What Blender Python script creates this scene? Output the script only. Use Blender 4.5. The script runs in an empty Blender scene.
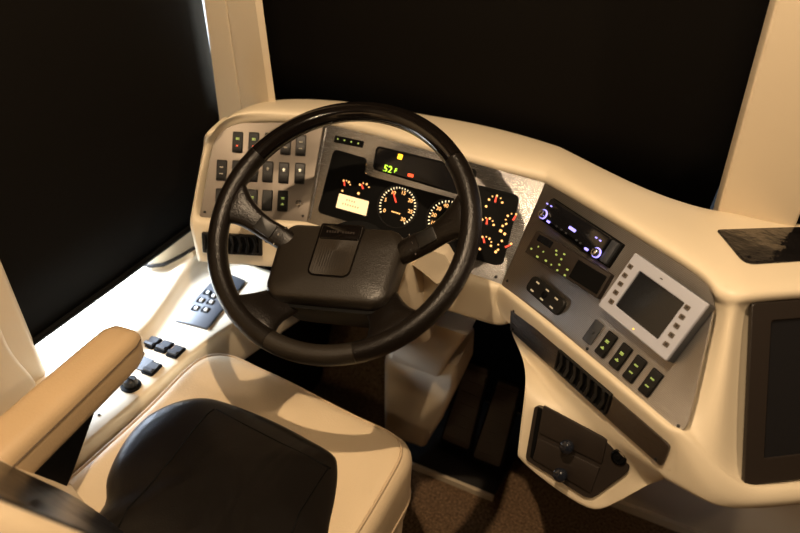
import bpy, bmesh, math, random
from mathutils import Vector, Matrix
random.seed(7)
SC = bpy.context.scene
COL = SC.collection
V = Vector
PI = math.pi

# ------------------------------------------------------------------ camera
FPX, CXP, CYP = 720.0, 400.0, 266.5
CAMH = 1.5
_a, _p, _r = (math.radians(k) for k in (22.6, 32.6, 4.6))
_f = V((-math.sin(_a)*math.cos(_p), math.cos(_a)*math.cos(_p), -math.sin(_p)))
_R0 = V((math.cos(_a), math.sin(_a), 0)); _U0 = _R0.cross(_f)
CR = math.cos(_r)*_R0 + math.sin(_r)*_U0
CU = -math.sin(_r)*_R0 + math.cos(_r)*_U0
CAM = V((0, 0, CAMH))

def ray(x, y):
    return _f + CR*((x-CXP)/FPX) - CU*((y-CYP)/FPX)
def on(px, P0, N):                       # where a sight line meets a surface
    r = ray(*px); N = V(N)
    return CAM + r*((V(P0)-CAM).dot(N)/r.dot(N))
def atz(px, z): return on(px, (0, 0, z), (0, 0, 1))
def aty(px, y): return on(px, (0, y, 0), (0, 1, 0))
def atx(px, x): return on(px, (x, 0, 0), (1, 0, 0))
def dep(px, d): return CAM + ray(*px)*d

class Frame:
    """a flat face of the cockpit: origin, X along it, Y up it, Z out of it"""
    def __init__(s, P0, az, el):
        a, e = math.radians(az), math.radians(el)
        s.P = V(P0)
        s.N = V((math.sin(a)*math.cos(e), -math.cos(a)*math.cos(e), math.sin(e)))
        s.X = V((math.cos(a), math.sin(a), 0)); s.Y = s.N.cross(s.X)
    def M(s):
        m = Matrix.Identity(4)
        for i, v in enumerate((s.X, s.Y, s.N, s.P)):
            for k in range(3): m[k][i] = v[k]
        return m
    def loc(s, px, off=0.0):
        q = on(px, s.P+s.N*off, s.N)-s.P
        return V((q.dot(s.X), q.dot(s.Y)))
    def w(s, px, off=0.0): return on(px, s.P+s.N*off, s.N)
    def g(s, x, y, z=0): return s.P+s.X*x+s.Y*y+s.N*z

# ------------------------------------------------------------------ materials
MATS = {}
def mat(name, col, rough=.5, metal=0, bump=0, bscale=200, emit=None, es=0, coat=0, spec=.5, trans=0, var=0, vscale=8, ior=1.45):
    m = bpy.data.materials.new(name); m.use_nodes = True
    nt = m.node_tree; b = nt.nodes['Principled BSDF']
    b.inputs['Base Color'].default_value = (*col, 1); b.inputs['Roughness'].default_value = rough
    b.inputs['Metallic'].default_value = metal; b.inputs['Specular IOR Level'].default_value = spec
    b.inputs['Coat Weight'].default_value = coat; b.inputs['Coat Roughness'].default_value = .08
    b.inputs['Transmission Weight'].default_value = trans; b.inputs['IOR'].default_value = ior
    if emit:
        b.inputs['Emission Color'].default_value = (*emit, 1); b.inputs['Emission Strength'].default_value = es
    tc = nt.nodes.new('ShaderNodeTexCoord')
    if bump:
        n = nt.nodes.new('ShaderNodeTexNoise'); n.inputs['Scale'].default_value = bscale; n.inputs['Detail'].default_value = 4
        bp = nt.nodes.new('ShaderNodeBump'); bp.inputs['Strength'].default_value = bump; bp.inputs['Distance'].default_value = .002
        nt.links.new(tc.outputs['Object'], n.inputs['Vector']); nt.links.new(n.outputs['Fac'], bp.inputs['Height'])
        nt.links.new(bp.outputs['Normal'], b.inputs['Normal'])
    if var:
        n2 = nt.nodes.new('ShaderNodeTexNoise'); n2.inputs['Scale'].default_value = vscale; n2.inputs['Detail'].default_value = 3
        mx = nt.nodes.new('ShaderNodeMix'); mx.data_type = 'RGBA'
        mx.inputs[6].default_value = (*[c*(1-var) for c in col], 1); mx.inputs[7].default_value = (*[min(1, c*(1+var)) for c in col], 1)
        nt.links.new(tc.outputs['Object'], n2.inputs['Vector']); nt.links.new(n2.outputs['Fac'], mx.inputs[0]); nt.links.new(mx.outputs[2], b.inputs['Base Color'])
    MATS[name] = m
    return m

CREAM = mat('cream_dash_vinyl', (.66, .57, .42), .45, bump=.08, bscale=350, var=.05)
CREAM2 = mat('cream_moulding', (.64, .55, .41), .5, bump=.05, bscale=250)
PAINT = mat('cream_painted_trim', (.58, .49, .36), .5, bump=.04, bscale=120)
WALLM = mat('cream_wall', (.62, .54, .42), .6)
CABIN = mat('darkened_cabin', (.16, .10, .06), .5, var=.2)  # unseen cabin coloured dark for a dim room: less bounce, darker steel reflections
LEATH = mat('tan_leather', (.62, .50, .34), .42, bump=.25, bscale=260, var=.06, vscale=12)
ARML = mat('tan_armrest_leather', (.50, .36, .21), .42, bump=.2, bscale=260)
def black_leather():
    m = mat('black_seat_leather', (.005, .0038, .003), .30, spec=.40)
    nt = m.node_tree; b = nt.nodes['Principled BSDF']; tc = nt.nodes.new('ShaderNodeTexCoord')
    mp = nt.nodes.new('ShaderNodeMapping'); mp.inputs['Scale'].default_value = (1, .55, 1)
    w = nt.nodes.new('ShaderNodeTexNoise'); w.inputs['Scale'].default_value = 11; w.inputs['Detail'].default_value = 2; w.inputs['Distortion'].default_value = .8
    n = nt.nodes.new('ShaderNodeTexNoise'); n.inputs['Scale'].default_value = 330; n.inputs['Detail'].default_value = 3
    b1 = nt.nodes.new('ShaderNodeBump'); b1.inputs['Strength'].default_value = .35; b1.inputs['Distance'].default_value = .012
    b2 = nt.nodes.new('ShaderNodeBump'); b2.inputs['Strength'].default_value = .15; b2.inputs['Distance'].default_value = .002
    L = nt.links.new
    L(tc.outputs['Object'], mp.inputs['Vector']); L(mp.outputs[0], w.inputs['Vector']); L(tc.outputs['Object'], n.inputs['Vector'])
    L(w.outputs['Fac'], b1.inputs['Height']); L(n.outputs['Fac'], b2.inputs['Height']); L(b1.outputs[0], b2.inputs['Normal']); L(b2.outputs[0], b.inputs['Normal'])
    return m
BLEATH = black_leather()
WLEATH = mat('wheel_grained_leather', (.006, .0045, .0035), .30, bump=.4, bscale=300, spec=.32)
WGLOSS = mat('wheel_gloss_black', (.004, .003, .0025), .14, coat=.4, spec=.5)
WPLAST = mat('hub_soft_plastic', (.013, .010, .007), .38, bump=.3, bscale=400)
BPLAST = mat('black_plastic', (.007, .0065, .006), .4, bump=.08, bscale=300, spec=.35)
BSAT = mat('black_satin_plastic', (.0035, .0035, .0035), .5, spec=.08)
BGLOSS = mat('black_gloss', (.006, .006, .007), .12, coat=.3)
DKBRN = mat('dark_brown_plastic', (.020, .015, .012), .42, bump=.1, bscale=300, spec=.4)
DGREY = mat('dark_grey_plastic', (.035, .038, .045), .4, bump=.06)
RUBBER = mat('black_rubber', (.010, .008, .007), .7, bump=.2, bscale=200)
CHROME = mat('chrome', (.8, .8, .82), .12, 1)
SILVER = mat('silver_plastic', (.46, .48, .56), .40, .25)
BLINDM = mat('black_blind_cloth', (.0045, .0038, .0032), .8, bump=.1, bscale=500, spec=.06)
DARKGL = mat('dark_glass', (.008, .007, .007), .18, spec=.4, bump=1.0, bscale=16)
for n_d in DARKGL.node_tree.nodes:
    if n_d.type == 'BUMP': n_d.inputs['Distance'].default_value = .012
SCREEN = mat('dark_screen', (.010, .0105, .012), .15, coat=.2, spec=.35)
BUTM = mat('brown_rubber_button', (.10, .08, .062), .5)
GLYM = mat('dark_glyph', (.02, .016, .012), .5)
SEAM = mat('seam_dark', (.10, .07, .045), .7)
PIPEM = mat('tan_piping', (.50, .38, .25), .5)
WHITEM = mat('white_button_plastic', (.7, .7, .68), .4)
GEL = mat('white_gelcoat', (.80, .80, .78), .35)
KNOBM = mat('dark_blue_knob', (.010, .012, .018), .20, coat=.2)
PADM = mat('brown_pedal_rubber', (.050, .038, .028), .6, bump=.2)
EMO = mat('orange_marks', (.5, .25, .08), .6, emit=(1, .50, .16), es=1.5)
EMW = mat('pale_marks', (.5, .45, .3), .6, emit=(1, .80, .48), es=1.2)
EMR = mat('red_needle', (.6, .04, .02), .5, emit=(1, .08, .04), es=1.1)
EMG = mat('green_marks', (.2, .5, .05), .5, emit=(.55, 1, .05), es=2.2)
EMGD = mat('dim_green_marks', (.2, .3, .06), .5, emit=(.52, .60, .16), es=.42)
EMA = mat('amber_lamp', (.6, .3, .02), .5, emit=(1, .50, .02), es=2.2)
EMRD = mat('red_lamp', (.6, .05, .02), .5, emit=(1, .10, .03), es=1.6)
EMB = mat('blue_marks', (.2, .2, .6), .5, emit=(.36, .30, 1), es=1.5)
EMLCD = mat('lcd_backlight', (.5, .4, .2), .4, emit=(1, .72, .38), es=1.0)
LCDT = mat('lcd_text', (.20, .15, .08), .6, emit=(.45, .34, .16), es=.5)
GREYMK = mat('pale_grey_marks', (.55, .52, .42), .6)

def brushed(name, col, rough, ribs=0, stretch=(6, 500, 6)):
    m = mat(name, col, rough, 1)
    nt = m.node_tree; b = nt.nodes['Principled BSDF']; L = nt.links.new
    tc = nt.nodes.new('ShaderNodeTexCoord'); mp = nt.nodes.new('ShaderNodeMapping'); mp.inputs['Scale'].default_value = stretch
    n = nt.nodes.new('ShaderNodeTexNoise'); n.inputs['Scale'].default_value = 6; n.inputs['Detail'].default_value = 5
    bp = nt.nodes.new('ShaderNodeBump'); bp.inputs['Strength'].default_value = .03; bp.inputs['Distance'].default_value = .001
    L(tc.outputs['Object'], mp.inputs['Vector']); L(mp.outputs[0], n.inputs['Vector'])
    rr = nt.nodes.new('ShaderNodeMapRange'); rr.inputs[3].default_value = rough-.08; rr.inputs[4].default_value = rough+.10
    L(n.outputs['Fac'], rr.inputs[0]); L(rr.outputs[0], b.inputs['Roughness'])
    if ribs:
        mp2 = nt.nodes.new('ShaderNodeMapping'); w = nt.nodes.new('ShaderNodeTexWave'); w.bands_direction = 'Y'; w.inputs['Scale'].default_value = ribs
        L(tc.outputs['Object'], mp2.inputs['Vector']); L(mp2.outputs[0], w.inputs['Vector'])
        bp.inputs['Strength'].default_value = .35; bp.inputs['Distance'].default_value = .001
        L(w.outputs['Fac'], bp.inputs['Height'])
        cr = nt.nodes.new('ShaderNodeMix'); cr.data_type = 'RGBA'
        cr.inputs[6].default_value = (*[c*.72 for c in col], 1); cr.inputs[7].default_value = (*col, 1)
        L(w.outputs['Fac'], cr.inputs[0]); L(cr.outputs[2], b.inputs['Base Color'])
    else:
        L(n.outputs['Fac'], bp.inputs['Height'])
    L(bp.outputs[0], b.inputs['Normal'])
    b.inputs['Anisotropic'].default_value = .5
    return m
STEEL = brushed('brushed_steel', (.34, .335, .335), .24)
STEELL = brushed('satin_steel', (.20, .175, .15), .34)
STEELD = brushed('dark_steel', (.17, .155, .145), .28)
STEELR = brushed('ribbed_steel', (.42, .395, .37), .30, ribs=130)
def carpet():
    m = mat('brown_carpet', (.08, .05, .03), .95, spec=.1)
    nt = m.node_tree; b = nt.nodes['Principled BSDF']; L = nt.links.new
    tc = nt.nodes.new('ShaderNodeTexCoord'); n = nt.nodes.new('ShaderNodeTexNoise'); n.inputs['Scale'].default_value = 160; n.inputs['Detail'].default_value = 3
    cr = nt.nodes.new('ShaderNodeValToRGB'); cr.color_ramp.elements[0].position = .35; cr.color_ramp.elements[1].position = .7
    cr.color_ramp.elements[0].color = (.08, .046, .025, 1); cr.color_ramp.elements[1].color = (.26, .17, .10, 1)
    bp = nt.nodes.new('ShaderNodeBump'); bp.inputs['Strength'].default_value = .8; bp.inputs['Distance'].default_value = .006
    L(tc.outputs['Object'], n.inputs['Vector']); L(n.outputs['Fac'], cr.inputs[0]); L(cr.outputs[0], b.inputs['Base Color']); L(n.outputs['Fac'], bp.inputs['Height']); L(bp.outputs[0], b.inputs['Normal'])
    return m
CARPET = carpet()

# ------------------------------------------------------------------ objects
def tag(o, label=None, cat=None, group=None, kind=None):
    if label: o['label'] = label
    if cat: o['category'] = cat
    if group: o['group'] = group
    if kind: o['kind'] = kind
    return o
def smooth(me, ang=40):
    for p in me.polygons: p.use_smooth = True
    try: me.set_sharp_from_angle(angle=math.radians(ang))
    except Exception: pass
def link(name, bm, material, parent=None, M=None, ang=40, sub=0, fixn=True):
    if fixn: bmesh.ops.recalc_face_normals(bm, faces=bm.faces)
    me = bpy.data.meshes.new(name); bm.to_mesh(me); bm.free()
    smooth(me, ang)
    me.materials.append(material)
    o = bpy.data.objects.new(name, me); COL.objects.link(o)
    if parent is not None: o.parent = parent
    if M is not None: o.matrix_local = M
    if sub:
        s = o.modifiers.new('subd', 'SUBSURF'); s.levels = sub; s.render_levels = sub
    return o
def empty(name, M, label, cat, group=None):
    o = bpy.data.objects.new(name, None); COL.objects.link(o)
    o.empty_display_size = .03
    o.matrix_world = M if isinstance(M, Matrix) else Matrix.Translation(V(M))
    return tag(o, label, cat, group)
def child_empty(name, parent, M):
    o = bpy.data.objects.new(name, None); COL.objects.link(o); o.parent = parent; o.matrix_local = M; o.empty_display_size = .02
    return o
def T(x, y, z=0): return Matrix.Translation((x, y, z))
def B(): return bmesh.new()

def rpoly(pts, r, seg=4):
    """polygon with rounded corners; r a number or one radius per corner"""
    n = len(pts); out = []
    for i in range(n):
        p0, p1, p2 = V(pts[i-1]).to_2d(), V(pts[i]).to_2d(), V(pts[(i+1) % n]).to_2d()
        rr = r[i] if isinstance(r, (list, tuple)) else r
        d0, d1 = p0-p1, p2-p1
        t = min(rr, d0.length*.45, d1.length*.45)
        if t < 1e-5: out.append(p1); continue
        a = p1+d0.normalized()*t; b = p1+d1.normalized()*t
        for k in range(seg+1):
            s = k/seg
            out.append(a*(1-s)**2+p1*2*s*(1-s)+b*s*s)
    return out
def rect(cx, cy, w, h, r=0, seg=4, rot=0):
    c, s = math.cos(rot), math.sin(rot)
    q = [(-w/2, -h/2), (w/2, -h/2), (w/2, h/2), (-w/2, h/2)]
    q = [(cx+x*c-y*s, cy+x*s+y*c) for x, y in q]
    return rpoly(q, r, seg) if r else [V(p) for p in q]
def area(p): return sum(p[i-1][0]*p[i][1]-p[i][0]*p[i-1][1] for i in range(len(p)))/2
def inset(poly, d):
    n = len(poly); out = []
    for i in range(n):
        a, b, c = V(poly[i-1]), V(poly[i]), V(poly[(i+1) % n])
        e0 = (b-a); e1 = (c-b)
        if e0.length < 1e-9 or e1.length < 1e-9: out.append(b); continue
        e0.normalize(); e1.normalize()
        n0 = V((-e0.y, e0.x)); n1 = V((-e1.y, e1.x)); m = n0+n1
        k = max(m.length_squared/2, .35)
        out.append(b+m*(d/k))
    return out
def prism(bm, poly, z0, z1, bev=0, bseg=2):
    """solid slab with an eased top edge"""
    poly = [V(p).to_2d() for p in poly]
    if area(poly) < 0: poly = poly[::-1]
    rings = [[bm.verts.new((p.x, p.y, z0)) for p in poly]]
    if bev:
        for k in range(bseg+1):
            t = k/bseg*PI/2
            q = inset(poly, bev*(1-math.cos(t))) if k else poly
            rings.append([bm.verts.new((p.x, p.y, z1-bev+bev*math.sin(t))) for p in q])
    else:
        rings.append([bm.verts.new((p.x, p.y, z1)) for p in poly])
    n = len(poly)
    for a, b in zip(rings, rings[1:]):
        for i in range(n):
            bm.faces.new((a[i-1], a[i], b[i], b[i-1]))
    bm.faces.new(rings[0][::-1]); bm.faces.new(rings[-1])
    return bm
def ringslab(bm, outer, inner, z0, z1, bev=.001):
    """frame: outer outline with an opening of as many points"""
    no = len(outer)
    O = [V(p).to_2d() for p in outer]; I = [V(p).to_2d() for p in inner]
    assert len(O) == len(I)
    rows = []
    for pl, z in ((O, z0), (O, z1-bev), (inset(O, bev), z1), (inset(I, -bev), z1), (I, z1-bev), (I, z0)):
        rows.append([bm.verts.new((p.x, p.y, z)) for p in pl])
    rows.append(rows[0])
    for a, b in zip(rows, rows[1:]):
        for i in range(no):
            bm.faces.new((a[i-1], a[i], b[i], b[i-1]))
    return bm
def box(bm, lo, hi):
    x0, y0, z0 = lo; x1, y1, z1 = hi
    v = [bm.verts.new(p) for p in ((x0,y0,z0),(x1,y0,z0),(x1,y1,z0),(x0,y1,z0),(x0,y0,z1),(x1,y0,z1),(x1,y1,z1),(x0,y1,z1))]
    for f in ((0,3,2,1),(4,5,6,7),(0,1,5,4),(1,2,6,5),(2,3,7,6),(3,0,4,7)): bm.faces.new([v[i] for i in f])
    return bm
def lathe(bm, prof, seg=24, M=None, cap=True):
    """prof: (radius, height) pairs about z"""
    M = M or Matrix.Identity(4); rings = []
    for r, h in prof:
        if r < 1e-6: rings.append([bm.verts.new(M @ V((0, 0, h)))])
        else: rings.append([bm.verts.new(M @ V((r*math.cos(2*PI*k/seg), r*math.sin(2*PI*k/seg), h))) for k in range(seg)])
    for a, b in zip(rings, rings[1:]):
        for k in range(seg):
            if len(a) == 1 and len(b) == 1: break
            if len(a) == 1: bm.faces.new((a[0], b[k-1], b[k]))
            elif len(b) == 1: bm.faces.new((a[k-1], a[k], b[0]))
            else: bm.faces.new((a[k-1], a[k], b[k], b[k-1]))
    if cap:
        for r in (rings[0], rings[-1]):
            if len(r) > 2: bm.faces.new(r)
    return bm
def tube(bm, pts, rad, seg=8, closed=False):
    pts = [V(p) for p in pts]; n = len(pts); rings = []; up = V((0, 0, 1))
    for i, p in enumerate(pts):
        t = (pts[(i+1) % n]-pts[i-1]) if closed else (pts[min(i+1, n-1)]-pts[max(i-1, 0)])
        t.normalize()
        s = t.cross(up)
        if s.length < 1e-3: s = t.cross(V((1, 0, 0)))
        s.normalize(); q = s.cross(t)
        r = rad[i] if isinstance(rad, (list, tuple)) else rad
        rings.append([bm.verts.new(p+(s*math.cos(2*PI*k/seg)+q*math.sin(2*PI*k/seg))*r) for k in range(seg)])
    prs = list(zip(rings, rings[1:]))+([(rings[-1], rings[0])] if closed else [])
    for a, b in prs:
        for k in range(seg): bm.faces.new((a[k-1], a[k], b[k], b[k-1]))
    if not closed: bm.faces.new(rings[0][::-1]); bm.faces.new(rings[-1])
    return bm
def gridmesh(bm, rows, closeu=False):
    vs = [[bm.verts.new(p) for p in r] for r in rows]
    for a, b in zip(vs, vs[1:]):
        for i in range(len(a)-1): bm.faces.new((a[i], a[i+1], b[i+1], b[i]))
        if closeu: bm.faces.new((a[-1], a[0], b[0], b[-1]))
    return vs
def hull_loft(bm, secs, cap=True):
    """loft closed sections (lists of equal length)"""
    vs = gridmesh(bm, secs, True)
    if cap: bm.faces.new(vs[0][::-1]); bm.faces.new(vs[-1])
    return vs
def text_bm(s, size, depth=.0004):
    cu = bpy.data.curves.new('t', 'FONT'); cu.body = s; cu.size = size; cu.extrude = depth; cu.align_x = 'CENTER'; cu.align_y = 'CENTER'
    ob = bpy.data.objects.new('t', cu); COL.objects.link(ob)
    dg = bpy.context.evaluated_depsgraph_get(); dg.update()
    me = bpy.data.meshes.new_from_object(ob.evaluated_get(dg))
    bm = bmesh.new(); bm.from_mesh(me)
    bpy.data.objects.remove(ob); bpy.data.curves.remove(cu); bpy.data.meshes.remove(me)
    return bm
def text_into(bm, s, size, M, depth=.0004):
    t = text_bm(s, size, depth); bmesh.ops.transform(t, matrix=M, verts=t.verts)
    me = bpy.data.meshes.new('tmp'); t.to_mesh(me); t.free(); bm.from_mesh(me); bpy.data.meshes.remove(me)

# ------------------------------------------------------------------ the faces of the dash
FC = Frame(dep((398, 206), 1.38), 0, 30)
JL = on((324, 127), FC.P, FC.N); JR = on((545, 185), FC.P, FC.N)
FL = Frame(JL, 25, 30)
FR = Frame(JR, -36.6, 30)
FP = Frame(on((735, 300), FR.P, FR.N), 36.6, 30)
FRL = Frame(FR.w((556, 334), .002), -36.6, 2)        # lower fascia under the right-hand face
FLL = Frame(FL.w((262, 219), .013), 25, 6)           # lower fascia under the left-hand face
FCL = Frame(FC.w((460, 272), .012), 0, 0)            # lower fascia under the gauges
FPOD = Frame(FRL.w((575, 405), .004), -14.6, 20)     # face of the hanging tray pod
ZT = .978

# ------------------------------------------------------------------ dashboard
dash = empty('dashboard', (-.25, 1.2, .6), 'cream moulded wraparound dashboard curving from the left blind to the passenger side', 'dashboard')
DI = Matrix.Translation((-.25, 1.2, .6)).inverted()
def avgN(a, b): return (a.N+b.N).normalized()
def avgY(a, b): return (a.Y+b.Y).normalized()
FJL = Frame(JL, 12.5, 30); FJR = Frame(JR, -18.3, 30); FJP = Frame(FP.P, 0, 30)
# frame, panel top, panel bottom, crest, rear edge, lower frame, fascia foot
cols = [
 (FL, (212, 150), (199, 216), (213, 133), (230, 116), FLL, (206, 264)),
 (FL, (216, 137), (203, 217), (220, 121), (243, 107), FLL, (212, 264.5)),
 (FL, (234, 123.5), (216, 217.5), (240, 110.5), (268, 98.5), FLL, (228, 266)),
 (FL, (280, 121.5), (262, 218.5), (288, 107), (305, 97), FLL, (266, 268.5)),
 (FL, (318, 124.3), (300.5, 220.5), (325, 110.7), (340, 99.6), FLL, (294, 271)),
 (FJL, (324, 125), (306, 221), (330, 111), (345, 100), FLL, (300, 272)),
 (FC, (330, 126.4), (311, 222.7), (336, 112.3), (350, 100.9), FCL, (306, 275)),
 (FC, (380, 139), (355, 237), (386, 124), (400, 109), FCL, (352, 290)),
 (FC, (440, 155.5), (410, 254), (446, 134), (452, 117), FCL, (408, 302)),
 (FC, (495, 171), (460, 269), (502, 147), (505, 128), FCL, (466, 318)),
 (FC, (540, 183), (498, 282), (547, 160.5), (554, 143), FCL, (503, 331)),
 (FJR, (546, 185), (503, 284), (553, 163), (560, 145), FRL, (508, 322)),
 (FR, (551, 187.8), (507, 287.3), (558, 166), (565, 147.5), FRL, (513, 327)),
 (FR, (600, 217), (550, 321), (606, 199), (610, 170), FRL, (552, 362)),
 (FR, (655, 250), (605, 367), (660, 227), (650, 189), FRL, (602, 404)),
 (FR, (697, 277), (655, 409), (704, 254), (690, 202), FRL, (646, 446)),
 (FR, (711, 291), (678, 430), (722, 267), (706, 205.5), FRL, (656, 477)),
 (FR, (715, 303), (685, 426), (732, 273), (714, 207), FRL, (668, 484)),
 (FJP, (734, 304), (712, 462), (742, 277), (726, 208.5), None, (700, 502)),
 (FP, (750, 304.5), (743, 485), (756, 277.5), (746, 212.5), None, (728, 513)),
 (FP, (775, 302), (770, 483.5), (778, 275), (772, 219), None, (764, 512)),
 (FP, (800, 300), (800, 481.5), (800, 273), (800, 223), None, (800, 509)),
]
rows = []
for i, (F, t, b, cpx, rpx, LF, foot) in enumerate(cols):
    Tp, Bp = F.w(t), F.w(b)
    if F is FJP:
        Tp, Bp = F.w(t, -.002), F.w(b, -.002)
    rear = atz(rpx, .966 if i > 1 else (.950, .960)[i]); crest = atz(cpx, ZT if i > 1 else (.946, .964)[i])
    Y, N = F.Y, F.N
    ridge = F is FJP
    rim_t = Tp+Y*.010+N*.010; rim_b = Bp-Y*.004+N*.010; low = Bp-Y*.018+N*.013
    if ridge: inner_t, bk_t, bk_b, inner_b = Tp+N*.008, Tp+N*.008-Y*.01, Bp+N*.008+Y*.01, Bp+N*.008
    else: inner_t, bk_t, bk_b, inner_b = Tp+N*.001, Tp-N*.022-Y*.001, Bp-N*.022+Y*.001, Bp+N*.001
    if LF is not None:
        ft = LF.w(foot); lowb = low - Y*.012 - N*.008
        mid = low.lerp(ft, .3)
        if LF is FRL: low = Bp - Y*.013 + N*.008; mid = LF.w((b[0]-9+min(4, max(0, (b[0]-503)/45)), b[1]+23), -.001)
        back = ft + V((0, .07, .015)) if LF is FCL else ft - LF.N*.07 + V((0, 0, .01))
    else:
        ft = F.w(foot, .012) if not ridge else F.w(foot, .010)
        ft -= N*.012; mid = low.lerp(ft, .55)+N*.004
        back = ft - N*.12 + V((0, 0, .0))
    rows.append([rear+V((0, .03, -.12)), rear+V((0, .012, -.012)), rear, rear.lerp(crest, .55)+V((0, 0, .002)), crest, crest.lerp(rim_t, .62)+N*.006+V((0, 0, .001)),
                 rim_t, inner_t, bk_t, bk_b, inner_b, rim_b, low, mid, ft.lerp(mid, .1), ft, back])
# left end wraps forward behind the rim
def wrapped(r, dx, dn):
    out = []
    for k, p in enumerate(r):
        if k <= 3: out.append(p+V((-.02*dx/.02*.5, -.01, -.01)) if dx > .02 else p+V((-.01, 0, 0)))
        else:
            base = r[6 if k in (7, 8) else 11 if k in (9, 10) else k]
            out.append(base - FL.X*dx + FL.N*dn)
    return out
r0 = rows[0]
e1 = wrapped(r0, .011, 0.004); e2 = wrapped(r0, .019, -.010); e3 = wrapped(r0, .021, -.05)
for e in (e1, e2, e3):       # straight rim instead of an opening
    for k in range(7, 11):
        e[k] = e[6].lerp(e[11], (k-6)/5)
rows = [e3, e2, e1] + rows
far = [p+FP.X*.28 for p in rows[-1]]
rows.append(far)
bm = B(); gridmesh(bm, [[DI @ p for p in r] for r in rows])
sh = link('shell', bm, CREAM, dash, ang=180, sub=2)

# hanging pod for the trays, part of the dash moulding
podi = [FPOD.loc(p) for p in ((538.5, 403), (610, 439), (633.5, 460), (631, 469), (596, 495), (588, 494), (529, 457))]
pin = rpoly(podi, .008, 4)
prow = [[FRL.w(p, -.0005) for p in ((508.5, 320), (552, 360), (603, 403), (652, 450), (672, 472))],
        [FRL.w(p, -.0005) for p in ((509.5, 333), (546, 369), (596, 414), (640, 454), (666, 476))],
        [FRL.w((520, 352), -.004), FRL.w((546, 384), 0), FRL.w((592, 425), 0), FRL.w((636, 459), -.002), FRL.w((664, 480), -.006)],
        [FPOD.w(p, .008) for p in ((526, 374), (546, 404), (592, 437), (632, 466), (661, 482))],
        [FPOD.w(p, .010) for p in ((522, 405), (536, 440), (590, 478), (617, 490), (655, 483))],
        [FPOD.w(p, .010) for p in ((516, 457), (531, 473), (585, 512), (603, 512), (649, 484))]]
def support(rows, e0=.18):
    def sp(r): return [r[0], r[0].lerp(r[1], e0)] + r[1:-1] + [r[-2].lerp(r[-1], 1-e0), r[-1]]
    rows = [sp(r) for r in rows]
    rows = rows[:-1] + [[a.lerp(b, 1-e0) for a, b in zip(rows[-2], rows[-1])], rows[-1]]
    return rows
prow = support(prow)
bk = FPOD.N*.014
def padc(r, last=False):
    inn = V((.004, .003, .004)) if False else V((0, 0, 0))
    return [r[0]-FPOD.N*.12, r[0]-bk] + r + [r[-1]-bk, r[-1]-FPOD.N*.12]
prow = [padc(r) for r in prow]
prow.append([p-bk for p in prow[-1]]); prow.append([p-FPOD.N*.12 for p in prow[-1]])
bm = B(); gridmesh(bm, [[DI @ p for p in r] for r in prow])
link('tray_pod', bm, CREAM, dash, ang=180, sub=2)

# body under the dash (cream closing panel between the gauges and the floor on the passenger side)
bm = B()
k0 = [V((.05, 1.43, 0)), V((.05, 1.43, .62)), V((.62, 1.43, .62)), V((.62, 1.43, 0))]
for o_ in (0, .02): pass
box(bm, (.02, 1.415, 0), (.75, 1.44, .72))
link('kick_panel', bm, CREAM2, dash, DI)
bm = B(); box(bm, (.02, 1.403, 0), (.75, 1.416, .022)); link('kick_strip', bm, PAINT, dash, DI)

# ------------------------------------------------------------------ switches
def rocker_bm(w, h):
    bm = B()
    ringslab(bm, rect(0, 0, w, h, .0028), rect(0, 0, w-.004, h-.004, .0018), 0, .0032, .0008)
    # rocker: two sloping halves
    hw, hh = w/2-.0018, h/2-.0018
    prof = [(-hh, .0006), (-hh, .0052), (-hh+.002, .0062), (-.001, .0034), (.001, .0032), (hh-.002, .0040), (hh, .0032), (hh, .0006)]
    a = [bm.verts.new((-hw, y, z)) for y, z in prof]; b = [bm.verts.new((hw, y, z)) for y, z in prof]
    n = len(prof)
    for i in range(n): bm.faces.new((a[i-1], a[i], b[i], b[i-1]))
    bm.faces.new(a); bm.faces.new(b[::-1])
    return bm
def icon_bm(kind, w):
    bm = B()
    def bar(x, y, ww, hh, z=.0046): box(bm, (x-ww/2, y-hh/2, z-.0020), (x+ww/2, y+hh/2, z+.0006))
    if kind == 'two':
        bar(0, .0062, .006, .0022); bar(0, .0036, .006, .0010); bar(0, -.0075, .006, .0018, .0056); bar(0, -.0056, .002, .002, .0050)
    elif kind == 'lamp':
        for k in range(3): bar(.0016, .0085-k*.0017, .004, .0009)
        bar(-.0018, .0068, .0022, .0044)
    elif kind == 'fan':
        bar(0, .0068, .0058, .0012); bar(0, .0068, .0012, .0050); bar(0, .0035, .0036, .0010)
    elif kind == 'words':
        for k in range(3): bar(-.0024+k*.0024, .0062, .0015, .0022)
        for k in range(3): bar(-.0024+k*.0024, -.0066, .0015, .0018, .0054)
    elif kind == 'dot':
        bar(0, -.0072, .0026, .0020, .0056)
    return bm
def screw_bm(bm, x, y, r=.0026):
    lathe(bm, [(r, 0), (r, .001), (r*.6, .0018), (0, .0019)], 10, T(x, y, .0))
    return bm
def screws(parent, pts, z=.0015):
    for x, y in pts:
        hang('screw', screw_bm(B(), 0, 0), BPLAST, parent, x, y, z)
def hang(name, bm, m, parent, x, y, z=0, rot=0, **k):
    return link(name, bm, m, parent, T(x, y, z) @ Matrix.Rotation(rot, 4, 'Z'), **k)
def copy_o(o, parent, M=None):
    c = o.copy(); COL.objects.link(c); c.parent = parent
    if M is not None: c.matrix_local = M
    for ch in o.children:
        d = ch.copy(); COL.objects.link(d); d.parent = c
    return c
SW, SH = .0205, .0415
icon_mesh = {}
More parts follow.
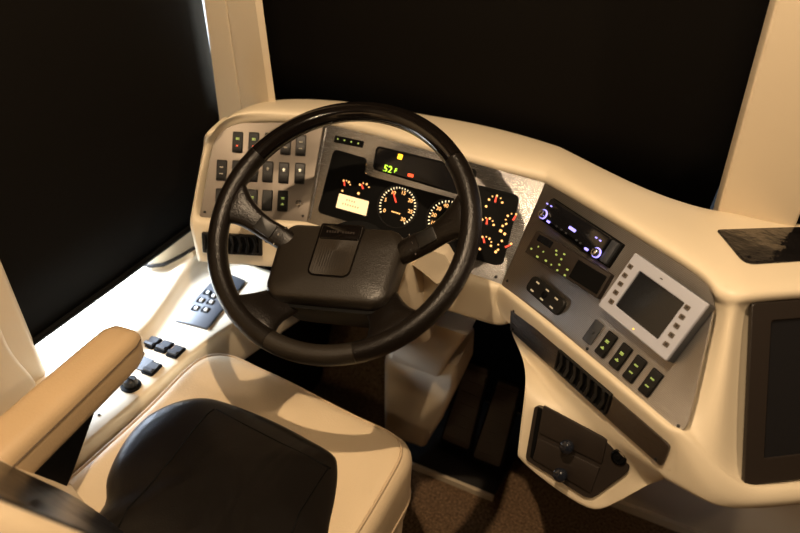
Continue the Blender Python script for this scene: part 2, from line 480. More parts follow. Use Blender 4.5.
def add_switch(panel, x, y, icons, proto=[None], w=SW, h=SH, rot=0):
    M = T(x, y, .0022) @ Matrix.Rotation(rot, 4, 'Z')
    key = ('rk', w, h)
    if key not in icon_mesh:
        o = link('rocker_switch', rocker_bm(w, h), BPLAST, panel, M); icon_mesh[key] = o.data
    else:
        o = bpy.data.objects.new('rocker_switch', icon_mesh[key]); COL.objects.link(o); o.parent = panel; o.matrix_local = M
    for ic, m in icons:
        k2 = (ic, m.name)
        if k2 not in icon_mesh:
            s = link('symbol', icon_bm(ic, w), m, o); icon_mesh[k2] = s.data
        else:
            s = bpy.data.objects.new('symbol', icon_mesh[k2]); COL.objects.link(s); s.parent = o
    return o

# left switch plate
sp = empty('switch_panel', FL.M(), 'brushed steel switch plate with rows of black rocker switches left of the steering wheel', 'switch panel')
pl = [FL.loc(p) for p in ((211, 152), (216, 136), (232, 123), (324, 122), (323, 127), (307, 222), (199, 219))]
bm = B(); prism(bm, rpoly(pl, [.02, .03, .03, .002, .001, .002, .006], 5), -.003, .0015, .0006, 1)
link('steel_plate', bm, STEELL, sp)
r1 = [(238, 142.5), (254, 143), (270, 143.5), (286, 144.5), (301, 145.5)]
r2 = [(222, 170.5), (237.5, 171), (253, 171.5), (268, 172), (284, 173), (300, 173.5)]
r3 = [(221, 199), (237, 199.5), (252.5, 200), (267.5, 200.5), (283, 201)]
ic1 = [[('lamp', EMGD), ('dot', EMRD)], [('lamp', EMGD), ('dot', EMRD)], [('fan', GREYMK)], [('words', GREYMK)], [('words', GREYMK)]]
ic2 = [[('words', GREYMK)], [('words', EMGD)], [('two', GREYMK)], [('fan', GREYMK)], [('fan', EMW)], [('fan', EMW)]]
ic3 = [[('fan', EMGD)], [('two', GREYMK)], [('two', EMGD)], [], [('two', EMGD)]]
for rr_, ii in ((r1, ic1), (r2, ic2), (r3, ic3)):
    for p, ic in zip(rr_, ii):
        q = FL.loc(p); add_switch(sp, q.x, q.y, ic)
q = FL.loc((299, 203))
bm = B(); lathe(bm, [(.0062, 0), (.0062, .003), (.0046, .004), (.0046, .010), (.0030, .012), (0, .012)], 18)
hang('lock_knob', bm, CHROME, sp, q.x, q.y, .0015)
screws(sp, [FL.loc(p) for p in ((222, 128), (205, 212), (318, 127), (303, 216))])

# ------------------------------------------------------------------ instrument panel
ip = empty('instrument_panel', FC.M(), 'brushed steel instrument panel with lit orange gauges behind the steering wheel', 'instrument panel')
def CL(*ps): return [FC.loc(p) for p in ps]
bm = B(); prism(bm, rpoly(CL((324.5, 122), (546, 182), (501.5, 285), (306, 224)), .002, 2), -.003, .0015, .0006, 1)
link('steel_plate', bm, STEEL, ip)
# slim bright edge strip on the left seam
bm = B(); a, b_ = FC.loc((326.5, 128)), FC.loc((310, 219)); tube(bm, [(a.x, a.y, .001), (b_.x, b_.y, .001)], .0022, 8); link('edge_strip', bm, STEEL, ip)
clus = CL((336, 152), (365.5, 160.5), (362.5, 174), (370, 178.5), (463, 203.5), (475, 200), (478, 187.5), (517.5, 197.5), (501, 262.5), (495, 262.5), (320.5, 211))
clus = rpoly(clus, [.006, .005, .005, .004, .006, .006, .004, .008, .006, .004, .006], 4)
bm = B(); ringslab(bm, inset(clus, -.0035) if area(clus) > 0 else inset(clus, .0035), clus, 0, .004, .001); link('cluster_bezel', bm, BSAT, ip)
bm = B(); prism(bm, clus, .0005, .0022); link('cluster_face', bm, BSAT, ip)
Z = .0024
def ticks(bm, R0, R1, a0, a1, n, wd, skip=()):
    for k in range(n):
        if k in skip: continue
        a = math.radians(a0+(a1-a0)*k/(n-1)); c, s = math.cos(a), math.sin(a)
        q = []
        for r_, d in ((R0, -wd), (R1, -wd*1.2), (R1, wd*1.2), (R0, wd)): q.append((c*r_-s*d, s*r_+c*d))
        prism(bm, q, 0, .0006)
def needle_bm(L, wd, ang, hub=.0035, tail=.0):
    bm = B(); a = math.radians(ang); c, s = math.cos(a), math.sin(a)
    q = [(-tail, -wd), (L, -wd*.55), (L, wd*.55), (-tail, wd)]
    prism(bm, [(c*x-s*y, s*x+c*y) for x, y in q], .0012, .0022)
    return bm
def big_gauge(name, px, R, a0, a1, n, nums, nang, word):
    c = FC.loc(px)
    bm = B(); ringslab(bm, [V((math.cos(t)*R*1.12, math.sin(t)*R*1.12)) for t in [2*PI*k/40 for k in range(40)]],
                       [V((math.cos(t)*R*1.07, math.sin(t)*R*1.07)) for t in [2*PI*k/40 for k in range(40)]], 0, .0016, .0005)
    g = hang(name, bm, BPLAST, ip, c.x, c.y, Z)
    bm = B(); ticks(bm, R*.90, R, a0, a1, n, .0008); link('tick_marks', bm, EMW, g)
    bm = B()
    for k, s in enumerate(nums):
        a = math.radians(a0+(a1-a0)*k/(len(nums)-1))
        text_into(bm, s, .0100, T(math.cos(a)*R*.74, math.sin(a)*R*.74, .0003))
    link('numerals', bm, EMO, g)
    bm = B()
    for k in range(5): box(bm, (-.009+k*.0038, -.0135, 0), (-.0062+k*.0038, -.0112, .0005))
    link('unit_word', bm, EMO, g)
    link('needle', needle_bm(R*.82, .0014, nang, tail=-.008), EMR, g)
    return g
RG = .0375
big_gauge('tachometer', (398, 206.5), RG, 212, -50, 29, ('0', '5', '10', '15', '20', '25', '30'), 124, 'rpm')
big_gauge('speedometer', (447.5, 220.5), RG, 205, -45, 25, ('10', '20', '30', '40', '50', '60', '70', '80', '90'), 216, 'mph')
def small_gauge(px, R, mid, span, nang, n=5, m=EMO):
    c = FC.loc(px)
    bm = B(); lathe(bm, [(R*.16, 0), (R*.16, .0016), (0, .0018)], 12)
    g = hang('gauge', bm, BPLAST, ip, c.x, c.y, Z)
    bm = B()
    for k in range(n):
        a = math.radians(mid+span/2-span*k/(n-1))
        s = .0021 if k % 2 == 0 else .0014
        prism(bm, rect(math.cos(a)*R, math.sin(a)*R, s*2, s*1.6, s*.5, 2, a), 0, .0006)
    link('tick_marks', bm, m, g)
    link('needle', needle_bm(R*.9, .0017, nang, tail=-.001), EMR, g)
    return g
small_gauge((345.5, 186.5), .0115, 75, 90, 112, 4)
small_gauge((364, 189.5), .0120, 90, 110, 128, 4)
small_gauge((495.5, 203), .0130, 92, 150, 95)
small_gauge((487, 225), .0130, 80, 130, 100)
small_gauge((513, 221), .0130, 150, 140, 75)
small_gauge((485, 243.5), .0125, 60, 130, 118)
small_gauge((505, 247.5), .0130, 130, 170, 40)
# lit glyphs below the gauges
for p, s in (((343, 191), .0022), ((359, 193.5), .0030), ((486.5, 206.5), .0026), ((501, 231), .0034), ((505, 234), .0030), ((496, 252), .0030), ((480, 249), .0028), ((366, 164.5), .0016), ((366, 174), .0018), ((503, 226), .0024)):
    q = FC.loc(p); hang('pictogram', prism(B(), rect(0, 0, s*1.6, s*1.5, s*.4, 2, -.3), Z, Z+.0006), EMO, ip, q.x, q.y)
lcd = CL((340, 193.5), (369.5, 201.5), (366.5, 216), (336.5, 207.5))
bm = B(); prism(bm, rpoly(lcd, .0012, 2), Z, Z+.0012, .0003, 1); ld = link('lcd_display', bm, EMLCD, ip)
bm = B()
a, b_, d_ = lcd[0], lcd[1], lcd[3]
for (u0, v0, n_, h_) in ((.30, .30, 4, .16), (.20, .62, 7, .17)):
    for k in range(n_):
        p = a+(b_-a)*(u0+k*.085)+(d_-a)*v0
        prism(bm, rect(p.x, p.y, .0022, .0034, 0, rot=-.06), Z+.0013, Z+.0017)
link('lcd_text', bm, LCDT, ld)
# message window above the gauges
mw = rpoly(CL((378, 147.5), (476, 171), (470, 194), (461, 194), (374.5, 168.5)), [.007, .007, .004, .004, .007], 4)
bm = B(); ringslab(bm, inset(mw, -.002) if area(mw) > 0 else inset(mw, .002), mw, 0, .003, .0008); link('message_bezel', bm, BSAT, ip)
bm = B(); prism(bm, mw, .0005, .0020); ms = link('message_window', bm, BGLOSS, ip)
q = FC.loc((390, 170)); bm = B(); text_into(bm, '52', .0190, T(q.x-.004, q.y, .0024)); text_into(bm, 'F', .0120, T(q.x+.0125, q.y+.001, .0024))
link('temperature_digits', bm, EMG, ms)
q = FC.loc((400.5, 157)); bm = B(); prism(bm, rect(q.x, q.y, .0095, .0100, .002, 3), .0020, .0028); link('amber_warning_lamp', bm, EMA, ms)
q = FC.loc((411, 175.5)); bm = B(); prism(bm, rect(q.x, q.y, .0115, .0060, .0015, 3), .0020, .0028); link('red_warning_lamp', bm, EMRD, ms)
# four-lamp strip above the fuel gauge
st = rpoly(CL((335.5, 135.5), (364.5, 141.5), (363, 148), (334.5, 142.5)), .0012, 2)
bm = B(); prism(bm, st, .001, .0036, .0006, 1); so = link('indicator_strip', bm, BSAT, ip)
bm = B()
for k, p in enumerate(((338.5, 139.3), (345.2, 140.7), (352, 142.2), (359, 143.8))):
    q = FC.loc(p); hang('indicator_lamp', prism(B(), rect(0, 0, .0032, .0030, .0008, 2, .4*k), .0036, .0041), EMGD, so, q.x, q.y)
screws(ip, [FC.loc(p) for p in ((427, 148.5), (493, 167), (496, 277))])

# ------------------------------------------------------------------ right-hand control plate
cp = empty('radio_console', FR.M(), 'ribbed steel control plate angled to the right of the wheel around the radio and monitor', 'control panel')
def RL(*ps): return [FR.loc(p) for p in ps]
bm = B(); prism(bm, rpoly(RL((545.5, 183), (600, 215), (705, 278), (716, 302), (688, 426), (680, 434), (502, 285)), [.001, .02, .03, .03, .012, .012, .002], 5), -.003, .0015, .0006, 1)
link('steel_plate', bm, STEELR, cp)
for p, ic in (((607.5, 345), [('two', EMGD)]), ((622, 357), [('two', EMGD)]), ((636, 369.5), [('words', EMGD)]), ((652, 383), [('words', EMGD)])):
    q = FR.loc(p); add_switch(cp, q.x, q.y, ic)
q = FR.loc((594, 332.5)); bm = B(); prism(bm, rect(0, 0, SW*.95, SH*.95, .003), 0, .0022, .0006); prism(bm, rect(0, 0, .006, .005, .001), .0022, .0042, .0004)
hang('blank_cover', bm, DGREY, cp, q.x, q.y, .0015)
screws(cp, [FR.loc(p) for p in ((679, 426), (508, 281), (588, 349))])
# oval key pad
q = FR.loc((547.5, 296)); a = FR.loc((533, 283)); c = FR.loc((564, 307)); 
ang = 0.0
pw, ph = abs((FR.loc((565, 308.5))-FR.loc((530.5, 283))).x), .030
bm = B(); prism(bm, rect(0, 0, pw, ph, .011, 6), 0, .007, .0025, 3)
kp = hang('mirror_key_pad', bm, BPLAST, cp, q.x, q.y, .0015)
bm = B()
for x, y in ((-.4, .52), (0, .56), (.38, .50), (-.42, -.50), (.0, -.54), (.40, -.52)):
    prism(bm, rect(x*pw*.72, y*ph*.55, .0080, .0026, .0006, 2), .0068, .0076)
link('legend', bm, GREYMK, kp)
bm = B(); lathe(bm, [(.006, .006), (.006, .009), (.004, .0100), (0, .0100)], 16); link('joystick', bm, BSAT, kp)

# radio
def dev(name, F, px4, label, cat, off=0):
    """a device lying on a face: returns its empty, width, height; local origin at its middle"""
    ps = [F.loc(p, off) for p in px4]; c = sum(ps, V((0, 0)))/4
    u = ((ps[1]-ps[0])+(ps[2]-ps[3])); rot = math.atan2(u.y, u.x)
    w = u.length/2; h = ((ps[0]-ps[3]).length+(ps[1]-ps[2]).length)/2
    M = F.M() @ T(c.x, c.y, .0016) @ Matrix.Rotation(rot, 4, 'Z')
    e = empty(name, M, label, cat)
    Mi = M.inverted()
    def lp(px, off=0):
        v = Mi @ F.w(px, off); return v.x, v.y
    return e, w, h, lp
rd, w, h, lp = dev('car_radio', FR, ((549, 196), (618, 241), (609, 269), (540, 219)), 'black car radio with blue lit buttons and chrome knobs set in the ribbed steel plate', 'radio', .014)
bm = B(); prism(bm, rect(0, 0, w, h, .003), -.03, .008, .002, 2); link('sleeve', bm, BSAT, rd)
bm = B(); prism(bm, rect(-w*.045, h*.06, w*.86, h*.80, .004), .006, .017, .003, 2); link('faceplate', bm, BGLOSS, rd)
bm = B(); prism(bm, rect(w*.44, 0, w*.085, h*.86, .002), .006, .014, .002, 2); link('eject_panel', bm, DGREY, rd)
for px in ((544, 214.5), (597, 253)):
    x, y = lp(px, .017)
    bm = B(); lathe(bm, [(.0070, 0), (.0070, .004), (.0056, .0085), (.0040, .0095), (0, .0095)], 20)
    kn = hang('chrome_knob', bm, CHROME, rd, x, y, .0165)
    bm = B(); lathe(bm, [(.0088, -.0002), (.0088, .0012), (.0072, .0014)], 20, cap=False); link('blue_ring', bm, EMB, kn)
for px, ww, hh in (((548, 204), .004, .0022), ((552, 206.5), .004, .0022), ((549, 222), .0075, .0038), ((573, 229.5), .0165, .0050), ((597, 238), .004, .0024), ((601, 241), .004, .0024), ((587, 249.5), .0080, .0040)):
    x, y = lp(px, .017); hang('blue_lit_key', prism(B(), rect(0, 0, ww, hh, hh*.4, 3), .0165, .0182), EMB, rd, x, y)
for px in ((557, 226.5), (562, 230), (566.5, 233.5), (577, 240.5), (581, 243.5)):
    x, y = lp(px, .017); hang('preset_key', prism(B(), rect(0, 0, .0042, .003, .0008, 2), .0165, .0178), DGREY, rd, x, y)
# key module with green figures
cm, w, h, lp = dev('control_module', FR, ((535.5, 229.5), (611, 273), (598, 300), (526, 252)), 'dark module with green lit figures below the car radio', 'control unit', .011)
bm = B(); prism(bm, rect(0, 0, w, h, .003), -.02, .010, .002, 2); link('housing', bm, DKBRN, cm)
x0, y0 = lp((541.5, 243), .01)
x, y = lp((544, 240.5), .01)
bm = B(); prism(bm, rect(x+.004, y, w*.20, h*.28, .0015), .0095, .0108, .0004, 1); link('small_window', bm, BGLOSS, cm)
for px, s in (((532, 249), 1), ((539, 247), .6), ((544, 252), .7), ((538, 257), 1.5), ((546.5, 261), 1.3), ((557, 251), 1.1), ((557, 255), 1.1), ((565, 254.5), 1.2), ((562, 259.5), 1), ((560, 265), 1), ((568, 270), 1.2), ((558, 270.5), 1), ((565.5, 275.5), 1.2), ((552, 265), .7)):
    x, y = lp(px, .01); hang('green_lit_key', prism(B(), rect(0, 0, .0038*s, .0030, .0009, 2), .0095, .0108), EMGD, cm, x, y)
x, y = lp((588, 277), .01)
bm = B(); prism(bm, rect(x, y, w*.36, h*.72, .002), .0095, .0112, .0006, 1); link('cover_flap', bm, BSAT, cm)

# monitor
gp, w, h, lp = dev('dash_monitor', FR, ((631.5, 250.5), (705, 302), (668, 363), (600, 307)), 'silver framed monitor with dark screen and side buttons on the ribbed steel plate', 'monitor', .026)
HM = .020
bm = B(); ringslab(bm, rect(0, 0, w, h, .003), rect(0, 0, w-.012, h-.012, .003), -.001, HM, .002)
link('rear_case', bm, DGREY, gp)
sc4 = [V(lp(p, HM)) for p in ((639, 270.5), (683.5, 302), (661, 341.5), (618, 307))]
scx = sum(sc4, V((0, 0)))/4; sw_ = ((sc4[1]-sc4[0]).length+(sc4[2]-sc4[3]).length)/2; sh_ = ((sc4[0]-sc4[3]).length+(sc4[1]-sc4[2]).length)/2
bm = B(); ringslab(bm, rect(0, 0, w, h, .003), rect(scx.x, scx.y, sw_, sh_, .0015), HM-.003, HM+.003, .0012)
link('silver_bezel', bm, SILVER, gp)
bm = B(); prism(bm, rect(scx.x, scx.y, sw_+.006, sh_+.006), HM-.006, HM-.0005); link('screen', bm, SCREEN, gp)
bs = [(172, 112), (150, 148), (132, 183), (113, 218), (95, 255), (405, 280), (384, 318), (362, 355), (341, 392), (319, 430)]
mesh_b = None
for bx, by in bs:
    x, y = lp((590+bx/4.1, 240+by/4.1), HM)
    M = T(x, y, HM+.003)
    if mesh_b is None:
        bm = B(); prism(bm, rect(0, 0, .0088, .0072, .0012, 2), -.001, .0016, .0006, 1); o = link('button', bm, BUTM, gp, M); mesh_b = o.data
        bm = B(); prism(bm, rect(.0006, .0004, .0040, .0034, .0006, 2), .0016, .0019); gl_ = link('glyph', bm, GLYM, o); mesh_g = gl_.data
    else:
        o = bpy.data.objects.new('button', mesh_b); COL.objects.link(o); o.parent = gp; o.matrix_local = M
        g2 = bpy.data.objects.new('glyph', mesh_g); COL.objects.link(g2); g2.parent = o
x, y = lp((635, 329.5), HM); bm = B(); prism(bm, rect(x, y, .0030, .0016), HM+.003, HM+.0034); link('power_lamp', bm, EMA, gp)
x, y = lp((663, 279.5), HM); bm = B(); prism(bm, rect(x, y, .0050, .0016), HM+.003, HM+.0034); link('maker_mark', bm, DKBRN, gp)

# ------------------------------------------------------------------ trim strip and vents on the lower fascia
ts = empty('trim_strip', FRL.M(), 'narrow dark steel strip below the ribbed steel control plate', 'trim strip')
strip = [FRL.loc(p, .004) for p in ((510.5, 306), (607, 391.5), (670, 446), (661, 467), (607, 418.5), (509.5, 330))]
bm = B(); prism(bm, rpoly(strip, [.003, .003, .008, .006, .003, .004], 3), -.012, .004, .0008, 1)
link('steel_plate', bm, STEELD, ts)
screws(ts, [FRL.loc(p, .004) for p in ((513, 329), (514, 311), (656, 459))], .004)
def vent(name, F, px4, label, n, rimw=.006, z0=.004, slope=.5):
    ps = [F.loc(p, z0) for p in px4]; c = sum(ps, V((0, 0)))/4
    u = ((ps[1]-ps[0])+(ps[2]-ps[3])); rot = math.atan2(u.y, u.x); w = u.length/2
    h = ((ps[0]-ps[3]).length+(ps[1]-ps[2]).length)/2
    e = empty(name, F.M() @ T(c.x, c.y, z0) @ Matrix.Rotation(rot, 4, 'Z'), label, 'air vent')
    bm = B(); ringslab(bm, rect(0, 0, w, h, .003), rect(0, 0, w-2*rimw, h-2*rimw*.7, .002), -.002, .004, .001); link('frame', bm, BPLAST, e)
    bm = B(); box(bm, (-w/2+rimw*.6, -h/2+rimw*.5, -.002), (w/2-rimw*.6, h/2-rimw*.5, .0004)); link('throat', bm, BSAT, e)
    for k in range(n):
        x = -w/2+rimw+(w-2*rimw)*(k+.5)/n; s = (w-2*rimw)/n*.36
        bm = B(); hh = h/2-rimw*.7
        prism(bm, [(-s, -hh), (s*.2, -hh), (s, 0), (s*.2, hh), (-s, hh), (-s*.2, 0)], 0, .0046, .0008, 1)
        hang('louvre', bm, BPLAST, e, x, 0, .0002)
    return e, w, h
vent('air_vent', FRL, ((558, 347), (610, 393.5), (609, 416), (556.5, 370)), 'black louvred air vent set in the dark steel strip', 7, .004)[0]['group'] = 'air vents of the dashboard'
e, w, h = vent('air_vent', FLL, ((202, 232), (262.5, 235.5), (262.5, 255.5), (203, 252)), 'black louvred air vent in the cream fascia below the left switch plate', 7, .007, .009); e['group'] = 'air vents of the dashboard'

# ------------------------------------------------------------------ trays in the pod
tr = empty('tray_unit', FPOD.M() @ T(0, 0, .0145), 'black pull-out tray unit with two round knobs in the hanging cream pod', 'storage tray')
bm = B(); prism(bm, pin, -.03, .0015, .0008, 1); link('tray_frame', bm, DKBRN, tr)
def PL(*ps): return [FPOD.loc(p, .012) for p in ps]
for k, (pp, kp_) in enumerate(((((545, 404.5), (608.5, 438.5), (603, 463), (541, 432)), (569.5, 445)), (((540, 437), (601, 467), (592, 492), (534, 458)), (563, 473)))):
    bm = B(); prism(bm, rpoly(PL(*pp), .002, 2), 0, .0045, .0012, 2); d = link('tray_front', bm, DKBRN, tr)
    q = FPOD.loc(kp_, .020); bm = B(); lathe(bm, [(.0060, 0), (.0060, .006), (.0108, .0085), (.0120, .0130), (.0105, .0180), (.006, .0208), (0, .0216)], 20)
    hang('knob', bm, KNOBM, d, q.x, q.y, .004)
bm = B(); prism(bm, rpoly(PL((539, 406), (543.5, 408.5), (534.5, 458.5), (531, 456)), .001, 2), 0, .003, .0008, 1); link('side_hinge', bm, BSAT, tr)
q = FPOD.loc((620, 456), .013); bm = B(); lathe(bm, [(.0125, 0), (.0125, .004), (.0098, .006), (.0098, .003), (.004, .003), (.0035, .006), (0, .0062)], 22)
hang('power_socket', bm, BSAT, tr, q.x, q.y, .001)

# ------------------------------------------------------------------ passenger screen and dash-top glass
pm = empty('recessed_screen', FP.M(), 'large dark screen recessed in the cream passenger side of the dashboard', 'screen')
q4 = [FP.loc(p) for p in ((751, 303), (820, 297), (820, 480), (743, 486))]
q4[1] = V((q4[1].x+.12, q4[0].y)); q4[2] = V((q4[2].x+.12, q4[3].y))
x0, x1, y1, y0 = q4[0].x, q4[1].x, q4[0].y, q4[3].y
x0b = q4[3].x
out4 = rpoly([(x0b, y0), (x1, y0), (x1, y1), (x0, y1)], .006, 3)
in4 = rpoly([(x0b+.032, y0+.036), (x1-.03, y0+.036), (x1-.03, y1-.026), (x0+.030, y1-.026)], .004, 3)
bm = B(); ringslab(bm, out4, in4, -.004, .003, .001); link('surround', bm, DKBRN, pm)
bm = B(); prism(bm, inset(in4, -.004), -.005, -.001); link('glass', bm, SCREEN, pm)

ztop = ZT+.001
dg4 = [atz(p, z) for p, z in (((716, 231.5), .971), ((806, 226), .968), ((806, 262), .975), ((745, 265.5), .976))]
org = sum(dg4, V((0, 0, 0)))/4
dgo = empty('glass_inlay', org, 'glossy black glass inlay on top of the dashboard near the right window pillar', 'glass inlay')
bm = B(); prism(bm, rpoly([(p-org).to_2d() for p in dg4], [.006, .02, .006, .02], 4), -.014, .003, .0012, 2)
for v in bm.verts: v.co.z += -.07*v.co.y
link('glass', bm, DARKGL, dgo)

# ------------------------------------------------------------------ steering wheel
FWL = Frame((-.479, .887, .926), 0, 50)
PHI = math.radians(13)
WM = FWL.M() @ Matrix.Rotation(PHI, 4, 'Z')
sw = empty('steering_wheel', WM, 'large black four spoke steering wheel in front of the lit gauges', 'steering wheel')
RR, RT = .2115, .0168
def arc_tube(a0, a1, n, m, name, rt=RT, closed=False):
    bm = B(); rings = []
    for k in range(n+1):
        a = math.radians(a0+(a1-a0)*k/n); c, s = math.cos(a), math.sin(a)
        ring = []
        for j in range(16):
            t = 2*PI*j/16
            ring.append(V((c*(RR+math.cos(t)*rt), s*(RR+math.cos(t)*rt), math.sin(t)*rt*1.05)))
        rings.append(ring)
    vs = gridmesh(bm, rings, True)
    bm.faces.new(vs[0][::-1]); bm.faces.new(vs[-1])
    return link(name, bm, m, sw, ang=60)
arc_tube(36.6, 144.4, 40, WGLOSS, 'gloss_rim_top', RT*.985)
arc_tube(144.6, 248.4, 40, WLEATH, 'leather_grip')
arc_tube(287.6, 396.4, 40, WLEATH, 'leather_grip')
arc_tube(248.6, 287.4, 18, WPLAST, 'rim_base', RT*.985)
# hub: padded box, lower than the rim plane
HZ = -.030
hubp = [(-.094, .034), (.094, .034), (.112, .012), (.104, -.098), (.086, -.114), (-.086, -.114), (-.104, -.098), (-.112, .012)]
def scaled(p, s, cx=0, cy=-.04): return [((x-cx)*s+cx, (y-cy)*s+cy) for x, y in p]
bm = B()
ho = rpoly(hubp, .016, 5)
secs = []
for s, z in ((.86, HZ-.075), (.93, HZ-.055), (1.0, HZ-.035), (1.0, HZ-.012), (.985, HZ-.003), (.955, HZ+.002), (.86, HZ+.005), (.5, HZ+.009), (.15, HZ+.010)):
    secs.append([V((x, y, z)) for x, y in scaled(ho, s)])
HUBM = T(-.010, -.012, 0) @ T(0, -.04, HZ) @ Matrix.Rotation(math.radians(-15), 4, 'X') @ T(0, .04, -HZ)
hull_loft(bm, secs); hub = link('hub_pad', bm, WPLAST, sw, HUBM, ang=60)
ins = rpoly([(-.035, .028), (.037, .028), (.035, -.072), (-.033, -.072)], [.002, .002, .012, .012], 5)
bm = B(); ringslab(bm, inset(ins, -.0016) if area(ins) > 0 else inset(ins, .0016), ins, HZ+.004, HZ+.0112, .0006); link('inlay_rim', bm, WGLOSS, hub)
ribm = brushed('ribbed_black_inlay', (.02, .015, .010), .5, ribs=0, stretch=(220, 3, 3)); ribm.node_tree.nodes['Principled BSDF'].inputs['Metallic'].default_value = 0
bm = B(); prism(bm, ins, HZ+.004, HZ+.0098)
for k in range(15):
    x = -.030+k*.0043; box(bm, (x, -.068, HZ+.0096), (x+.0022, -.004, HZ+.0106))
link('ribbed_inlay', bm, ribm, hub)
bm = B(); prism(bm, rect(.001, .013, .068, .028, .003), HZ+.009, HZ+.0128, .0016, 2); em = link('emblem_bar', bm, WGLOSS, hub)
bm = B()
for k in range(11):
    if k == 5: lathe(bm, [(.0014, 0), (.0014, .0006), (0, .0007)], 8, T(.001, .013, HZ+.0127)); continue
    prism(bm, rect(-.022+k*.0046, .0125, .0030, .0046, .0008, 2), HZ+.0125, HZ+.0133, .0003, 1)
link('raised_lettering', bm, DKBRN, em)
# spokes
def spoke(secs, name='spoke', m=WLEATH):
    """secs: centre x,y,z, half width, half thickness, direction angle"""
    bm = B(); ss = []
    for x, y, z, hw, ht, a in secs:
        a = math.radians(a); nx, ny = -math.sin(a), math.cos(a)
        ring = []
        for j in range(16):
            t = 2*PI*j/16; cu = abs(math.cos(t))**.7*(1 if math.cos(t) >= 0 else -1); su = abs(math.sin(t))**.7*(1 if math.sin(t) >= 0 else -1)
            ring.append(V((x+nx*hw*cu, y+ny*hw*cu, z+ht*su)))
        ss.append(ring)
    hull_loft(bm, ss); return link(name, bm, m, sw, ang=60, sub=1)
for sx in (-1, 1):
    aa = lambda d: d if sx > 0 else 180-d
    # upper spokes at three and nine o'clock
    sp_ = spoke([(sx*.085, -.028, HZ-.020, .021, .016, aa(18)), (sx*.112, -.012, HZ-.014, .020, .016, aa(24)), (sx*.138, -.002, HZ-.008, .019, .015, aa(24)),
           (sx*.164, .011, -.020, .020, .014, aa(24)), (sx*.183, .023, -.009, .027, .013, aa(21)), (sx*.195, .031, -.002, .040, .011, aa(16)), (sx*.206, .036, 0, .048, .007, aa(12))])
    bm = B(); prism(bm, rect(0, 0, .034, .026, .005), 0, .006, .002, 2)
    kb = link('spoke_button', bm, BPLAST, sp_, T(sx*.140, -.001, HZ+.006) @ Matrix.Rotation(math.radians(sx*26), 4, 'Z') @ Matrix.Rotation(math.radians(-sx*18), 4, 'Y'))
    bm = B(); tube(bm, [(sx*.106, .006, HZ-.003), (sx*.116, -.010, HZ+.002), (sx*.123, -.028, HZ-.003)], .0012, 6); link('trim_line', bm, CHROME, sp_)
    # lower spokes
    d = -54.0; c, s = math.cos(math.radians(d)), math.sin(math.radians(d))
    def P(r, z, hw, ht, dd=0):
        a = math.radians(d+dd); return (sx*math.cos(a)*r, math.sin(a)*r, z, hw, ht, aa(d))
    spoke([P(.108, HZ-.034, .032, .014, -2), P(.130, HZ-.024, .031, .016, -1), P(.152, HZ-.010, .031, .016), P(.173, -.018, .035, .015), P(.190, -.007, .046, .014), P(.201, -.002, .058, .011), P(.211, 0, .062, .006)])
# metal wheel core under the pad
bm = B(); secs = []
for k, z in ((.80, HZ-.100), (.93, HZ-.080), (.97, HZ-.050), (.97, HZ-.014), (.93, HZ+.002)):
    secs.append([V((p.x*k, -.105+(p.y+.105)*k, z)) for p in rpoly([(-.092, -.136), (.092, -.136), (.100, -.06), (-.100, -.06)], .02, 5)])
hull_loft(bm, secs); link('hub_housing', bm, BSAT, sw, T(-.008, 0, 0), ang=60)
bm = B(); lathe(bm, [(.05, HZ-.13), (.06, HZ-.09), (.075, HZ-.07), (.075, HZ-.05)], 28, T(0, -.03, 0)); link('core', bm, BSAT, sw)
bm = B(); lathe(bm, [(.014, -.02), (.014, -.006), (.010, -.002), (0, -.001)], 16, T(-.06, -.118, HZ-.03) @ Matrix.Rotation(.5, 4, 'X')); link('spoke_bolt', bm, BSAT, sw)

# ------------------------------------------------------------------ steering column
FSC = Frame((-.479, .887, .926), 0, 50)
colE = empty('column_cover', (-.46, 1.3, .0), 'cream boxy steering column cover rising from the floor to the wheel', 'steering column')
CI = Matrix.Translation((-.46, 1.3, 0)).inverted()
def rsec(cx, cy, cz, w, h, ax, ay, r=.02):
    return [CI @ (V((cx, cy, cz))+V(ax)*p.x+V(ay)*p.y) for p in rect(0, 0, w, h, r, 4)]
ax = (1, 0, 0); n_ = FSC.N; yv = FSC.Y
bm = B(); ss = []
for s, w, h in ((.145, .12, .09), (.19, .135, .095), (.30, .155, .11), (.42, .165, .13)):
    c = FSC.P - n_*s + yv*(.0)
    ss.append(rsec(c.x+.012, c.y, c.z, w, h, ax, yv, .028))
hull_loft(bm, ss); link('upper_shroud', bm, CREAM2, colE, ang=50)
bm = B(); ss = []
# lower cover: two moulded pieces going down to the pedals
up_ = V((0, .28, -1)).normalized(); yy = V((0, 1, .28)).normalized()
for cx, cy, cz, w, h in ((-.395, 1.20, .62, .17, .14), (-.428, 1.24, .50, .145, .14), (-.446, 1.27, .42, .130, .14)):
    ss.append(rsec(cx, cy, cz, w, h, ax, yy, .012))
hull_loft(bm, ss); link('knee_cover', bm, CREAM2, colE, ang=50)
bm = B(); ss = []
for cx, cy, cz, w, h in ((-.430, 1.258, .47, .172, .12), (-.432, 1.262, .40, .184, .125), (-.446, 1.282, .27, .152, .14), (-.466, 1.305, .155, .120, .14), (-.468, 1.312, .125, .108, .12)):
    ss.append(rsec(cx, cy, cz, w, h, ax, yy, .016))
hull_loft(bm, ss); link('floor_boot', bm, CREAM2, colE, ang=50)
